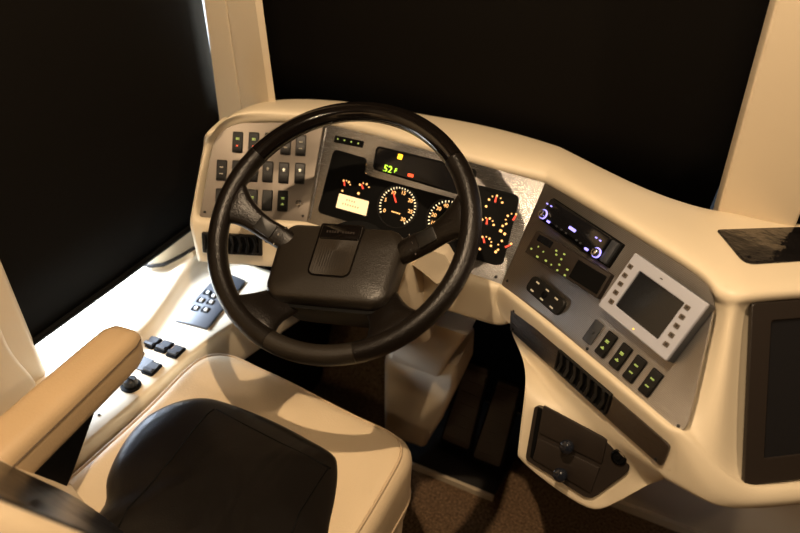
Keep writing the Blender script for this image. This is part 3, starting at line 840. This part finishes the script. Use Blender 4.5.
# cream cowl at the right of the hub, where the shroud meets the dash
cw = [aty(p, 1.02) for p in ((411, 265), (418, 256), (432, 249), (446, 254), (453, 264), (445, 282), (437, 286), (424, 275))]
bm = B(); ss = []
for d in (0, .02, .13):
    q = sum(cw, V((0, 0, 0)))/len(cw)
    ss.append([CI @ (q+(p-q)*(.9 if d == 0 else 1.05)+V((-.04*d/.13, d, -.05*d/.13))) for p in cw])
hull_loft(bm, ss); link('cowl', bm, CREAM2, colE, ang=40)
# stalk
bm = B(); a_ = FSC.g(-.07, -.02, -.12); b_ = FSC.g(-.17, -.03, -.10); tube(bm, [CI @ a_, CI @ a_.lerp(b_, .5), CI @ b_], [.007, .008, .009], 10); link('stalk', bm, BPLAST, colE)

# ------------------------------------------------------------------ pedals
def pedal(name, top, bot, w0, w1, label, ribs):
    top, bot = V(top), V(bot); y = (top-bot).normalized(); x = V((1, 0, 0)); z = x.cross(y); L = (top-bot).length
    M = Matrix.Identity(4)
    for i, v in enumerate((x, y, z, bot)):
        for k in range(3): M[k][i] = v[k]
    e = empty(name, M, label, 'pedal', 'foot pedals')
    bm = B(); prism(bm, rpoly([(-w0/2, 0), (w0/2, 0), (w1/2, L), (-w1/2, L)], .008, 3), -.012, .006, .003, 2); link('treadle', bm, BSAT, e)
    bm = B(); prism(bm, rpoly([(-w0/2+.006, .008), (w0/2-.006, .008), (w1/2-.006, L-.008), (-w1/2+.006, L-.008)], .006, 3), .004, .0085, .001, 1)
    for k in range(ribs):
        yy_ = .025+(L-.05)*k/(ribs-1); box(bm, (-w0/2+.012, yy_-.003, .008), (w0/2-.012, yy_+.003, .0105))
    link('rubber_pad', bm, PADM, e)
    bm = B(); box(bm, (-.012, L*.55, -.09), (.012, L*.62, -.010)); link('lever', bm, BSAT, e)
    return e
pedal('brake_pedal', aty((482, 363), 1.37), aty((455, 446), 1.285), .085, .066, 'broad dark brake pedal beside the cream column cover', 7)
pedal('accelerator_pedal', aty((511, 381), 1.37), aty((486, 464), 1.272), .082, .066, 'dark accelerator pedal next to the dashboard pod', 7)
fm0 = atz((410, 460.5), .02); fm1 = atz((494, 493), .02)
bm = B(); prism(bm, rpoly([(-.50, fm0.y), (fm1.x, fm0.y), (fm1.x+.03, 1.60), (-.50, 1.60)], .006, 2), .002, .016, .004, 2)
fmat = tag(link('pedal_mat', bm, RUBBER), 'black rubber mat on the floor under the pedals', 'floor mat')
bm = B(); box(bm, (-.50, fm0.y-.008, .001), (fm1.x+.002, fm0.y+.002, .0165)); link('edge_trim', bm, PAINT, fmat)

# ------------------------------------------------------------------ left side console
ZC, ZS = .552, .582
sc_ = empty('side_console', (-.88, .7, .3), 'cream side console with switches between the driver seat and the left window', 'side console')
SI = Matrix.Translation((-.88, .7, .3)).inverted()
ri = [atz(p, ZS) for p in ((216, 236), (205, 250), (193, 262), (180, 275), (170, 292), (158, 308), (145, 327), (120, 345), (95, 360))]
ri = [V((p.x, p.y, 0)) for p in ri]
ri.insert(0, V((ri[0].x, 1.13, 0)))
ri.append(V((-.95, .5, 0))); ri.append(V((-.95, .20, 0)))
rt = [atz(p, ZC) for p in ((262, 280), (232, 318), (199, 356), (168, 376), (134, 403), (96, 439))]
XR = -.792
rows_ = []
for k, p in enumerate(ri):
    y = p.y
    x1 = XR if y < .9 else XR+ (y-.9)*.16
    rows_.append([V((-1.0, y, .40)), V((-1.0, y, ZS)), V((-.985, y, ZS)), V((p.x-.012, y, ZS)), V((p.x-.003, y, ZS-.002)), V((p.x+.004, y, ZS-.014)), V((p.x+.010, y, ZC+.012)), V((p.x+.018, y, ZC+.002)), V((p.x+.028, y, ZC)),
                  V((x1-.012, y, ZC)), V((x1-.003, y, ZC-.003)), V((x1, y, ZC-.012)), V((x1+.002, y, ZC-.10)), V((x1+.001, y, ZC-.118)), V((x1-.012, y, ZC-.122)), V((-.90, y, ZC-.122))])
bm = B(); gridmesh(bm, [[SI @ q for q in r] for r in rows_]); link('console_body', bm, CREAM2, sc_, ang=180, sub=1)
bm = B(); box(bm, tuple(SI @ V((-1.0, .20, .001))), tuple(SI @ V((-.835, 1.60, .432)))); link('console_base', bm, BSAT, sc_)
# inset switch plate of the console
wp = [atz(p, ZC) for p in ((174.5, 322), (207.5, 330), (246, 282), (222, 272))]
org = sum(wp, V((0, 0, 0)))/4
wse = empty('window_switch_plate', (org.x, org.y, ZC), 'dark grey plate with small toggle switches at the front of the side console', 'switch panel')
wl_ = [(p-org).to_2d() for p in wp]
bm = B(); prism(bm, rpoly(wl_, .004, 2), -.004, .005, .0015, 2); link('plate', bm, DGREY, wse)
dirx = (wl_[1]-wl_[0]).normalized(); rot = math.atan2(dirx.y, dirx.x)
m0 = None
for (zx, zy) in ((277, 298), (300, 312), (250, 330), (290, 337), (228, 362), (268, 369)):
    q = atz((140+zx/4.1, 220+zy/4.1), ZC+.005)-org; M = T(q.x, q.y, .005) @ Matrix.Rotation(rot, 4, 'Z')
    if m0 is None:
        bm = B(); ringslab(bm, rect(0, 0, .016, .018, .002), rect(0, 0, .012, .014, .001), -.001, .002, .0006); prism(bm, rect(0, 0, .0125, .0145), -.001, .0004); o = link('window_switch', bm, BSAT, wse, M); m0 = o.data
        bm = B(); prism(bm, rect(.002, -.001, .0070, .0080, .001), .0004, .005, .0012, 1); t_ = link('toggle', bm, WHITEM, o); m1 = t_.data
    else:
        o = bpy.data.objects.new('window_switch', m0); COL.objects.link(o); o.parent = wse; o.matrix_local = M
        t_ = bpy.data.objects.new('toggle', m1); COL.objects.link(t_); t_.parent = o
# rocker switches and knobs of the console
def big_rocker():
    bm = B(); prism(bm, rect(0, 0, .026, .036, .004), 0, .004, .001, 1); return bm
def big_cap():
    bm = B()
    prof = [(-.014, .003), (-.014, .010), (-.010, .012), (0, .0065), (.010, .008), (.014, .006), (.014, .003)]
    a = [bm.verts.new((-.0095, y, z)) for y, z in prof]; b = [bm.verts.new((.0095, y, z)) for y, z in prof]
    for i in range(len(prof)): bm.faces.new((a[i-1], a[i], b[i], b[i-1]))
    bm.faces.new(a); bm.faces.new(b[::-1]); return bm
first = None
for px in ((152.5, 343.5), (164.5, 347.5), (176, 352.5), (134, 357), (152, 369.5)):
    q = SI @ atz(px, ZC); M = T(q.x, q.y, q.z) @ Matrix.Rotation(math.radians(4), 4, 'Z')
    if first is None:
        o = link('rocker_switch', big_rocker(), BSAT, sc_, M); first = o
        cpo = link('rocker_cap', big_cap(), DGREY, o)
    else: copy_o(first, sc_, M)
q = SI @ atz((143, 364), ZC); bm = B(); prism(bm, rect(0, 0, .026, .036, .003), 0, .003, .001, 1); hang('blank_cover', bm, DGREY, sc_, q.x, q.y, q.z)
first = None
for px in ((115, 378), (131, 386)):
    q = SI @ atz(px, ZC); M = T(*q)
    if first is None:
        bm = B(); lathe(bm, [(.019, 0), (.019, .003), (.017, .004), (0, .004)], 24); o = link('mirror_knob', bm, BSAT, sc_, M); first = o
        bm = B(); lathe(bm, [(.013, .004), (.014, .008), (.012, .016), (.006, .020), (0, .020)], 20); box(bm, (-.013, -.003, .016), (.013, .003, .023)); link('knob_cap', bm, BPLAST, o)
    else: copy_o(first, sc_, M)
first = None
for px in ((79, 426.5), (71, 441), (99, 415)):
    q = SI @ atz(px, ZC); M = T(*q)
    if first is None:
        bm = B(); lathe(bm, [(.0085, 0), (.0085, .003), (.0045, .004), (.004, .014), (.006, .018), (0, .020)], 14); first = link('toggle_lever', bm, BSAT, sc_, M)
    elif px[0] < 90: copy_o(first, sc_, M)
q = SI @ atz((99, 415), ZC); bm = B(); lathe(bm, [(.0026, 0), (.0026, .001), (0, .0015)], 10); hang('screw', bm, BSAT, sc_, *q)

# ------------------------------------------------------------------ driver seat
st_ = empty('driver_seat', (-.53, .6, 0), 'tan leather driver seat with black leather centre facing the steering wheel', 'seat')
TI = Matrix.Translation((-.53, .6, 0)).inverted()
XC, YC = -.53, .62
HW, Y0, Y1 = .244, .37, .880
def hz(x, y):
    u = (x-XC)/HW; v = (y-Y0)/(Y1-Y0)
    z = .548+.016*max(0, abs(u)-.45)**1.5/.4 + .012*math.exp(-((v-.86)/.16)**2) - .010*math.exp(-(u/.5)**2-((v-.45)/.35)**2)
    return z
out_ = rpoly([(XC-HW, Y0), (XC+HW, Y0), (XC+HW, Y1-.012), (XC+HW*.3, Y1+.010), (XC-HW*.3, Y1+.032), (XC-HW, Y1+.036)], [.05, .05, .085, .1, .1, .075], 10)
def resample(poly, n):
    L = [0]
    for i in range(len(poly)): L.append(L[-1]+(poly[(i+1) % len(poly)]-poly[i]).length)
    out = []; k = 0
    for j in range(n):
        d = L[-1]*j/n
        while L[k+1] < d: k += 1
        a, b = poly[k], poly[(k+1) % len(poly)]; out.append(a.lerp(b, (d-L[k])/max(1e-9, L[k+1]-L[k])))
    return out
out_ = resample(out_, 120)
cc = V((XC, YC))
bm = B(); secs = []
ED = .042
def ring_at(t):            # t: inset fraction
    return [cc+(p-cc)*t for p in out_]
for t in [.03+.045*k for k in range(19)]:
    secs.append([TI @ V((p.x, p.y, hz(p.x, p.y))) for p in ring_at(t)])
for k in range(7):
    a = PI/2*k/6
    t = .86+.14*math.sin(a); dz = ED*(1-math.cos(a))
    secs.append([TI @ V((p.x, p.y, hz(p.x, p.y)-dz)) for p in ring_at(t)])
for t, z in ((1.008, .46), (1.0, .42), (.97, .395), (.94, .385)):
    secs.append([TI @ V((p.x, p.y, z)) for p in ring_at(t)])
hull_loft(bm, secs); link('cushion', bm, LEATH, st_, ang=180)
def on_seat(px, off=0):
    z = .55
    for _ in range(6):
        p = atz(px, z+off); z = hz(p.x, p.y)
    return V((p.x, p.y, z+off))
io = [on_seat(p).to_2d() for p in ((104, 505), (106, 480), (116, 455), (131, 432), (150, 414), (175, 402), (200, 397.5), (222, 401), (250, 411), (280, 424), (310, 440), (333, 454), (338, 467), (337, 490), (331, 520), (322, 550))]
io += [V((io[-1].x-.005, .46)), V((io[-1].x-.05, .44)), V((io[0].x+.05, .43)), V((io[0].x+.01, .45))]
# smooth closed curve through the outline
def catmull(pts, n=5):
    out = []; m = len(pts)
    for i in range(m):
        p0, p1, p2, p3 = pts[i-1], pts[i], pts[(i+1) % m], pts[(i+2) % m]
        for k in range(n):
            t = k/n
            out.append(.5*((2*p1)+(p2-p0)*t+(2*p0-5*p1+4*p2-p3)*t*t+(3*p1-p0-3*p2+p3)*t**3))
    return out
io = catmull(io, 4)
ic_ = sum(io, V((0, 0)))/len(io)
bm = B(); secs = []
for t, dz in [(t, .005+.030*(1-t*t)-.006*max(0, (t-.9)/.1)**2) for t in (.04, .12, .2, .3, .4, .5, .6, .7, .8, .87, .93, .97, 1.0)]:
    secs.append([TI @ V((p.x, p.y, hz(p.x, p.y)+dz)) for p in [ic_+(q-ic_)*t for q in io]])
secs.append([TI @ V((p.x, p.y, hz(p.x, p.y)-.02)) for p in io])
hull_loft(bm, secs); ci = link('cushion_centre', bm, BLEATH, st_, ang=180)
# seam lines of the black centre
def seam(name, pts, r, m, parent, off=.006):
    P_ = []
    for p in pts:
        q = on_seat(p, .022); d = (q.to_2d()-ic_); a_ = math.atan2(d.y, d.x)
        far = max(((o-ic_) for o in io), key=lambda o: o.normalized().dot(d.normalized())).length
        t = min(1, d.length/far); q.z = hz(q.x, q.y)+.005+.030*(1-t*t); P_.append(q)
    bm = B(); tube(bm, [TI @ p for p in P_], r, 6); return link(name, bm, m, parent, ang=180)
seam('seam', [(117, 527), (128, 508), (150, 486), (172, 462), (192, 435), (207, 414), (214, 407)], .0016, BSAT, ci)
seam('seam', [(216, 407), (245, 424), (280, 442), (312, 456), (331, 463)], .0016, BSAT, ci)
seam('seam', [(329, 462), (318, 480), (300, 510), (290, 536)], .0014, BSAT, ci)
# piping round the cushion
pp = [(p, .0) for p in ring_at(.93)]
bm = B(); tube(bm, [TI @ V((p.x, p.y, hz(p.x, p.y)-.0055)) for p in ring_at(.93)], .0028, 6, closed=True); link('piping', bm, PIPEM, st_, ang=180)
bm = B(); tube(bm, [TI @ V((p.x, p.y, .452)) for p in ring_at(1.006)], .003, 6, closed=True); link('piping', bm, PIPEM, st_, ang=180)
# seat skirt and pedestal
bm = B(); secs = []
for t, z in ((.95, .40), (.985, .37), (.985, .33), (.94, .31)): secs.append([TI @ V((p.x, p.y, z)) for p in ring_at(t)])
hull_loft(bm, secs); link('seat_pan', bm, LEATH, st_, ang=60)
bm = B(); hull_loft(bm, [[TI @ V((XC+p.x, .60+p.y, z)) for p in rect(0, 0, w, d, .03)] for z, w, d in ((.0, .36, .40), (.03, .34, .38), (.28, .28, .32), (.32, .30, .34))]); link('pedestal', bm, BSAT, st_, ang=50)
# backrest, reclined
BA = math.radians(29)
BM = TI @ Matrix.Translation((XC-.055, .428, .55)) @ Matrix.Rotation(math.radians(-9), 4, 'Z') @ Matrix.Rotation(BA, 4, 'X')
BW, BH = .208, .60
def bz(x, z):          # forward bulge of the front face
    u = x/BW; return -.012+(.055 if u < 0 else .028)*max(0, abs(u)-.38)**1.25/.55*min(1, .45+z*2.2)
bo = rpoly([(-BW, 0), (BW, 0), (BW*1.02, BH*.62), (BW*.72, BH), (-BW*.72, BH), (-BW*1.02, BH*.62)], [.05, .05, .1, .09, .09, .1], 8)
bo = resample(bo, 90); bc = V((0, BH*.45)); bm = B(); secs = []
for t in [.04+.041*k for k in range(21)]: secs.append([V((p.x, bz(p.x, p.y)+.06, p.y)) for p in [bc+(q-bc)*t for q in bo]])
for k in range(1, 7):
    a = PI/2*k/6; t = .86+.14*math.sin(a); secs.append([V((p.x, bz(p.x, p.y)+.06-.045*(1-math.cos(a)), p.y)) for p in [bc+(q-bc)*t for q in bo]])
for t, y in ((1.0, -.04), (.97, -.065), (.9, -.075)): secs.append([V((p.x, y, p.y)) for p in [bc+(q-bc)*t for q in bo]])
hull_loft(bm, secs); bk = link('backrest', bm, LEATH, st_, BM, ang=180)
bi = rpoly([(-.085, .03), (.15, .04), (.16, .35), (.10, .44), (-.06, .44), (-.09, .30)], .05, 8)
b2 = V((0, .27)); bm = B(); secs = []
bi = resample(bi, 72)
for t, d in ((.05, .005), (.2, .005), (.4, .005), (.55, .005), (.7, .005), (.8, .005), (.88, .005), (.96, .003), (1, -.003)): secs.append([V((p.x, bz(p.x, p.y)+.06+d, p.y)) for p in [b2+(q-b2)*t for q in bi]])
hull_loft(bm, secs); link('backrest_centre', bm, BLEATH, bk, ang=180)
# left armrest
ZA = .765
tl, trr = atz((113, 311), ZA), atz((145, 329), ZA)
ba, bb = atz((0, 408), ZA), atz((36, 431), ZA)
axv = V((.16, -1, .02)).normalized()
tipc = (tl+trr)/2; rearc = (ba+bb)/2
dv = (rearc-tipc); dv.z = 0; Lr = dv.length+.16; dv.normalize(); sv = V((-dv.y, dv.x, 0))
if sv.x < 0: sv = -sv
aw, ah = .034, .038
bm = B(); ss = []
for d, k, dz in ((-.004, .35, -.006), (.002, .62, -.003), (.012, .84, -.001), (.03, .97, 0), (.06, 1, 0), (.18, 1.04, 0), (Lr*.7, 1.05, 0), (Lr, 1.05, 0), (Lr+.02, .8, 0)):
    c = tipc+dv*d; ring = []
    for p in rect(0, 0, aw*2*k, ah*2*k, .024*k, 6):
        ring.append(TI @ (c+sv*p.x+V((0, 0, ZA-ah+p.y+dz-c.z))))
    ss.append(ring)
hull_loft(bm, ss); ar = link('armrest', bm, ARML, st_, ang=60)
bm = B(); tube(bm, [TI @ (tipc+dv*d+sv*(aw*k)+V((0, 0, ZA-.022-tipc.z))) for d, k in ((.013, .82), (.03, .975), (.08, 1.0), (.2, 1.04), (Lr, 1.05))], .0016, 6); link('seam', bm, SEAM, ar)
bm = B(); c = tipc+dv*.24; 
hull_loft(bm, [[TI @ (tipc+dv*(d+p.x)+sv*(.012+p.y)+V((0, 0, z-tipc.z))) for p in rect(0, 0, w, .045, .01)] for z, d, w in ((.60, .30, .10), (.64, .27, .14), (.70, .24, .20), (.70, .24, .18))]); link('armrest_bracket', bm, BSAT, st_, ang=50)

# ------------------------------------------------------------------ room shell
def struct(name, bm, m, ang=40):
    o = link(name, bm, m, ang=ang); o['kind'] = 'structure'; return o
bm = B(); box(bm, (-1.02, -4.5, -.05), (1.42, 1.70, 0)); struct('floor', bm, CARPET)
bm = B(); box(bm, (-1.10, -4.5, 2.02), (1.42, 1.75, 2.07)); struct('ceiling', bm, CABIN)
bm = B(); box(bm, (1.36, -4.5, 0), (1.42, 1.75, 2.02)); struct('wall_right', bm, CABIN)
bm = B(); box(bm, (-1.10, -4.56, 0), (1.42, -4.50, 2.02)); struct('wall_rear', bm, CABIN)
bm = B(); prism(bm, [(1.44, -.01), (1.64, -.01), (1.64, .40), (1.60, .40)], -.95, -.50)
bmesh.ops.transform(bm, matrix=Matrix(((0, 0, 1, 0), (1, 0, 0, 0), (0, 1, 0, 0), (0, 0, 0, 1))), verts=bm.verts)
struct('trim_8', bm, CARPET)
bm = B(); box(bm, (-1.02, 1.62, 0), (1.36, 1.70, .84))
box(bm, (-1.02, 1.44, .80), (1.36, 1.70, .84))
struct('wall_front', bm, BSAT)
bm = B(); box(bm, (-1.02, 1.24, 1.95), (1.36, 1.75, 2.02)); struct('trim_4', bm, PAINT)
# left wall with the side window opening (y .55 to 1.27, z .60 up)
bm = B()
box(bm, (-1.08, -4.5, 0), (-1.0, .60, 2.02)); box(bm, (-1.08, .60, 0), (-1.0, 1.75, .570)); box(bm, (-1.08, 1.372, .570), (-1.0, 1.75, 2.02)); box(bm, (-1.08, .60, 1.80), (-1.0, 1.372, 2.02))
struct('wall_left', bm, WALLM)
bm = B(); box(bm, (-1.045, .60, .570), (-1.041, 1.372, 1.80))
GLASS = bpy.data.materials.new('window_glass'); GLASS.use_nodes = True
nt = GLASS.node_tree; nt.nodes.clear(); o_ = nt.nodes.new('ShaderNodeOutputMaterial'); tr_ = nt.nodes.new('ShaderNodeBsdfTransparent'); gl = nt.nodes.new('ShaderNodeBsdfGlossy'); gl.inputs['Roughness'].default_value = .02
mx = nt.nodes.new('ShaderNodeMixShader'); fr = nt.nodes.new('ShaderNodeFresnel'); fr.inputs['IOR'].default_value = 1.2
tr_.inputs['Color'].default_value = (.95, .97, 1, 1)
nt.links.new(fr.outputs[0], mx.inputs[0]); nt.links.new(tr_.outputs[0], mx.inputs[1]); nt.links.new(gl.outputs[0], mx.inputs[2]); nt.links.new(mx.outputs[0], o_.inputs[0])
struct('window_1', bm, GLASS)
bm = B(); v = [bm.verts.new(p) for p in ((-1.0, 1.655, .84), (1.36, 1.655, .84), (1.36, 1.655, 1.96), (-1.0, 1.655, 1.96), (-1.0, 1.66, .84), (1.36, 1.66, .84), (1.36, 1.66, 1.96), (-1.0, 1.66, 1.96))]
for f in ((0,1,2,3),(7,6,5,4),(0,4,5,1),(1,5,6,2),(2,6,7,3),(3,7,4,0)): bm.faces.new([v[i] for i in f])
struct('window_2', bm, GLASS)
# pillars
def pillar(name, foot, z0, z1, lean=-.20, m=PAINT, yb=.97, narrow=0, r=.006):
    """foot: outline at height yb; leans rearwards with height"""
    cx = sum(p[0] for p in foot)/len(foot)
    f = rpoly(foot, r, 3)
    bm = B(); hull_loft(bm, [[V((cx+(p.x-cx)*(1+narrow*(z-yb))+sk*(z-yb), p.y+lean*(z-yb), z)) for p in f] for z, sk in ((z0, SK), (z1, SK))])
    return struct(name, bm, m, ang=30)
SK = 0.03
PA = [on(p, (0, 1.2, .97), (0, 1, .2)) for p in ((219, 115), (241, 103), (275, 97))]
PB = [on(p, (0, 1.2, .97), (0, 1, .2)) for p in ((204, 0), (226, 0), (262, 0))]
def pl_at(i, z, dx=0, dy=0):
    a, b = PA[i], PB[i]; k = (z-a.z)/(b.z-a.z); q = a+(b-a)*k; return V((q.x+dx, q.y+dy, z))
bm = B(); hull_loft(bm, [[pl_at(0, z), pl_at(1, z, -.003, 0), pl_at(1, z, -.0005, .006), pl_at(1, z, .002, -.001), pl_at(2, z, -.012, -.006), pl_at(2, z), pl_at(2, z, -.17, .22), pl_at(0, z, -.045, .22), pl_at(0, z, -.045, .12)] for z in (.55, .97, 2.02)])
struct('trim_1', bm, PAINT, 20)
SK = -.06
pillar('trim_2', [(.064, 1.214), (.184, 1.214), (.190, 1.30), (.058, 1.30)], .80, 2.02)
bm = B(); 
for y0_, y1_, x_ in ((.15, .655, -.955), ):
    pf = rpoly([(-1.0, y0_), (x_, y0_), (x_, y1_-.012), (x_-.012, y1_), (-1.0, y1_)], .006, 3)
    hull_loft(bm, [[V((p.x, p.y-.11*(z-.7), z)) for p in pf] for z in (.45, 2.02)])
struct('trim_3', bm, PAINT, 30)
# padded quarter panel behind the window post
bm = B(); pf = [V(p) for p in ((.10, .42), (.60, .42), (.642, .50), (.628, .60), (.600, .68), (.588, .80), (.592, 1.0), (.592, 1.9), (.10, 1.9))]
pf = rpoly(pf, .03, 4)
prism(bm, pf, 0, .016, .010, 3)
Mq = Matrix(((0, 0, 1, -.956), (1, 0, 0, 0), (0, 1, 0, 0), (0, 0, 0, 1)))
qp = link('trim_5', bm, PAINT, None, Mq); qp['kind'] = 'structure'

# ------------------------------------------------------------------ blinds
def blind(name, pts, th, label, barr=.008, parts=True):
    """pts: four corners bottom-left, bottom-right, top-right, top-left of the cloth"""
    P_ = [V(p) for p in pts]; n = (P_[1]-P_[0]).cross(P_[3]-P_[0]).normalized()
    org = (P_[0]+P_[1])/2
    e = empty(name, org, label, 'window blind', 'black roller blinds')
    rows = []
    for k in range(9):
        t = k/8; rows.append([P_[0].lerp(P_[1], s/12)*(1-t)+P_[3].lerp(P_[2], s/12)*t - org + n*(.004*math.sin(s/12*PI)) for s in range(13)])
    bm = B(); vs1 = gridmesh(bm, rows); rows2 = [[p-n*th for p in r] for r in rows]; vs2 = gridmesh(bm, rows2)
    def rim(a, b):
        for i in range(len(a)-1): bm.faces.new((a[i], a[i+1], b[i+1], b[i]))
    rim(vs1[0], vs2[0]); rim(vs1[-1], vs2[-1]); rim([r[0] for r in vs1], [r[0] for r in vs2]); rim([r[-1] for r in vs1], [r[-1] for r in vs2])
    link('cloth', bm, BLINDM, e, ang=180)
    bm = B(); tube(bm, [p for p in rows[0]], barr, 10); link('hem_bar', bm, BSAT, e, ang=60)
    return e
xb = -.968
b0, b1 = atx((33, 341), xb), atx((191, 225.5), xb)
dd = (b1-b0)/(b1.y-b0.y)
bl = b0+dd*(.60-b0.y); br = b0+dd*(1.258-b0.y)
blind('side_blind', (bl, br, (xb, 1.102, 1.80), (xb, .60, 1.80)), .002, 'black roller blind pulled down over the left side window', .008)
blind('windshield_blind', ((-.992, 1.42, .86), (.060, 1.42, .86), (.112, 1.25, 1.96), (-.992, 1.25, 1.96)), .002, 'black roller blind over the windscreen behind the steering wheel')
blind('windshield_blind', ((.182, 1.42, .86), (1.34, 1.42, .86), (1.34, 1.25, 1.96), (.182, 1.25, 1.96)), .002, 'black roller blind right of the central windscreen pillar')

# moulded foot of the windscreen post standing on the sill, with its dark gasket
fp_ = [atz(p, ZS) for p in ((139, 263), (150, 267), (163, 266), (180, 257.5), (199, 246))]
bm = B(); secs_ = []
for z, k in ((ZS+.001, 0), (ZS+.05, .006), (ZS+.09, .02)):
    secs_.append([V((p.x-k*.4, p.y+k, z)) for p in fp_] + [V((-.90, 1.30, z)), V((-.995, 1.30, z))])
hull_loft(bm, secs_); pf_ = struct('trim_6', bm, PAINT, 40)
bm = B(); tube(bm, [p+V((.002, -.003, .004)) for p in fp_], .0042, 8); struct('trim_7', bm, RUBBER)

# ------------------------------------------------------------------ light
W = bpy.data.worlds.new('daylight'); SC.world = W; W.use_nodes = True
bg = W.node_tree.nodes['Background']; bg.inputs[0].default_value = (.72, .84, 1, 1); bg.inputs[1].default_value = 1.6
def lamp(name, kind, loc, energy, col, size=.1, target=None, **k):
    l = bpy.data.lights.new(name, kind); l.energy = energy; l.color = col
    if kind == 'AREA': l.size = size; 
    else: l.shadow_soft_size = size
    for a, b in k.items(): setattr(l, a, b)
    o = bpy.data.objects.new(name, l); COL.objects.link(o); o.location = loc
    if target is not None: o.rotation_euler = (V(target)-V(loc)).to_track_quat('-Z', 'Y').to_euler()
    return o
WARM = (1, .73, .46)
lamp('seat_downlight', 'SPOT', (-.32, .48, 2.0), 58, WARM, .011, (-.45, .80, .6), spot_size=math.radians(120), spot_blend=.5)
lamp('aisle_fill', 'SPOT', (.05, .10, 2.0), 9, WARM, .03, (.0, .6, .6), spot_size=math.radians(140), spot_blend=.6)  # unseen lamp added as weak fill beside the seat spot
lamp('rear_downlight', 'SPOT', (-.58, -.62, 2.0), 12, WARM, .03, (-.40, .6, .7), spot_size=math.radians(140), spot_blend=.6)
lamp('passenger_fill', 'SPOT', (.70, .50, 2.0), 26, WARM, .03, (.35, .9, .8), spot_size=math.radians(140), spot_blend=.6)  # unseen fill added to brighten the right side of the dash
# daylight reaching in under the side blind
lamp('daylight_side', 'AREA', (-1.5, .90, 1.06), 130, (.80, .89, 1), .9, (-.93, .88, .62), shape='RECTANGLE', size_y=.5)

# ------------------------------------------------------------------ camera
cam = bpy.data.cameras.new('camera'); cam.sensor_width = 36; cam.lens = FPX/800*36; cam.clip_start = .02
co = bpy.data.objects.new('camera', cam); COL.objects.link(co)
m = Matrix.Identity(4)
for i, v in enumerate((CR, CU, -_f, CAM)):
    for k in range(3): m[k][i] = v[k]
co.matrix_world = m
cam.dof.use_dof = True; cam.dof.focus_distance = 1.22; cam.dof.aperture_fstop = 2.8
SC.camera = co
vs_ = SC.view_settings
vs_.view_transform = 'Standard'; vs_.look = 'None'; vs_.gamma = 1; vs_.exposure = 0.16; vs_.use_curve_mapping = False
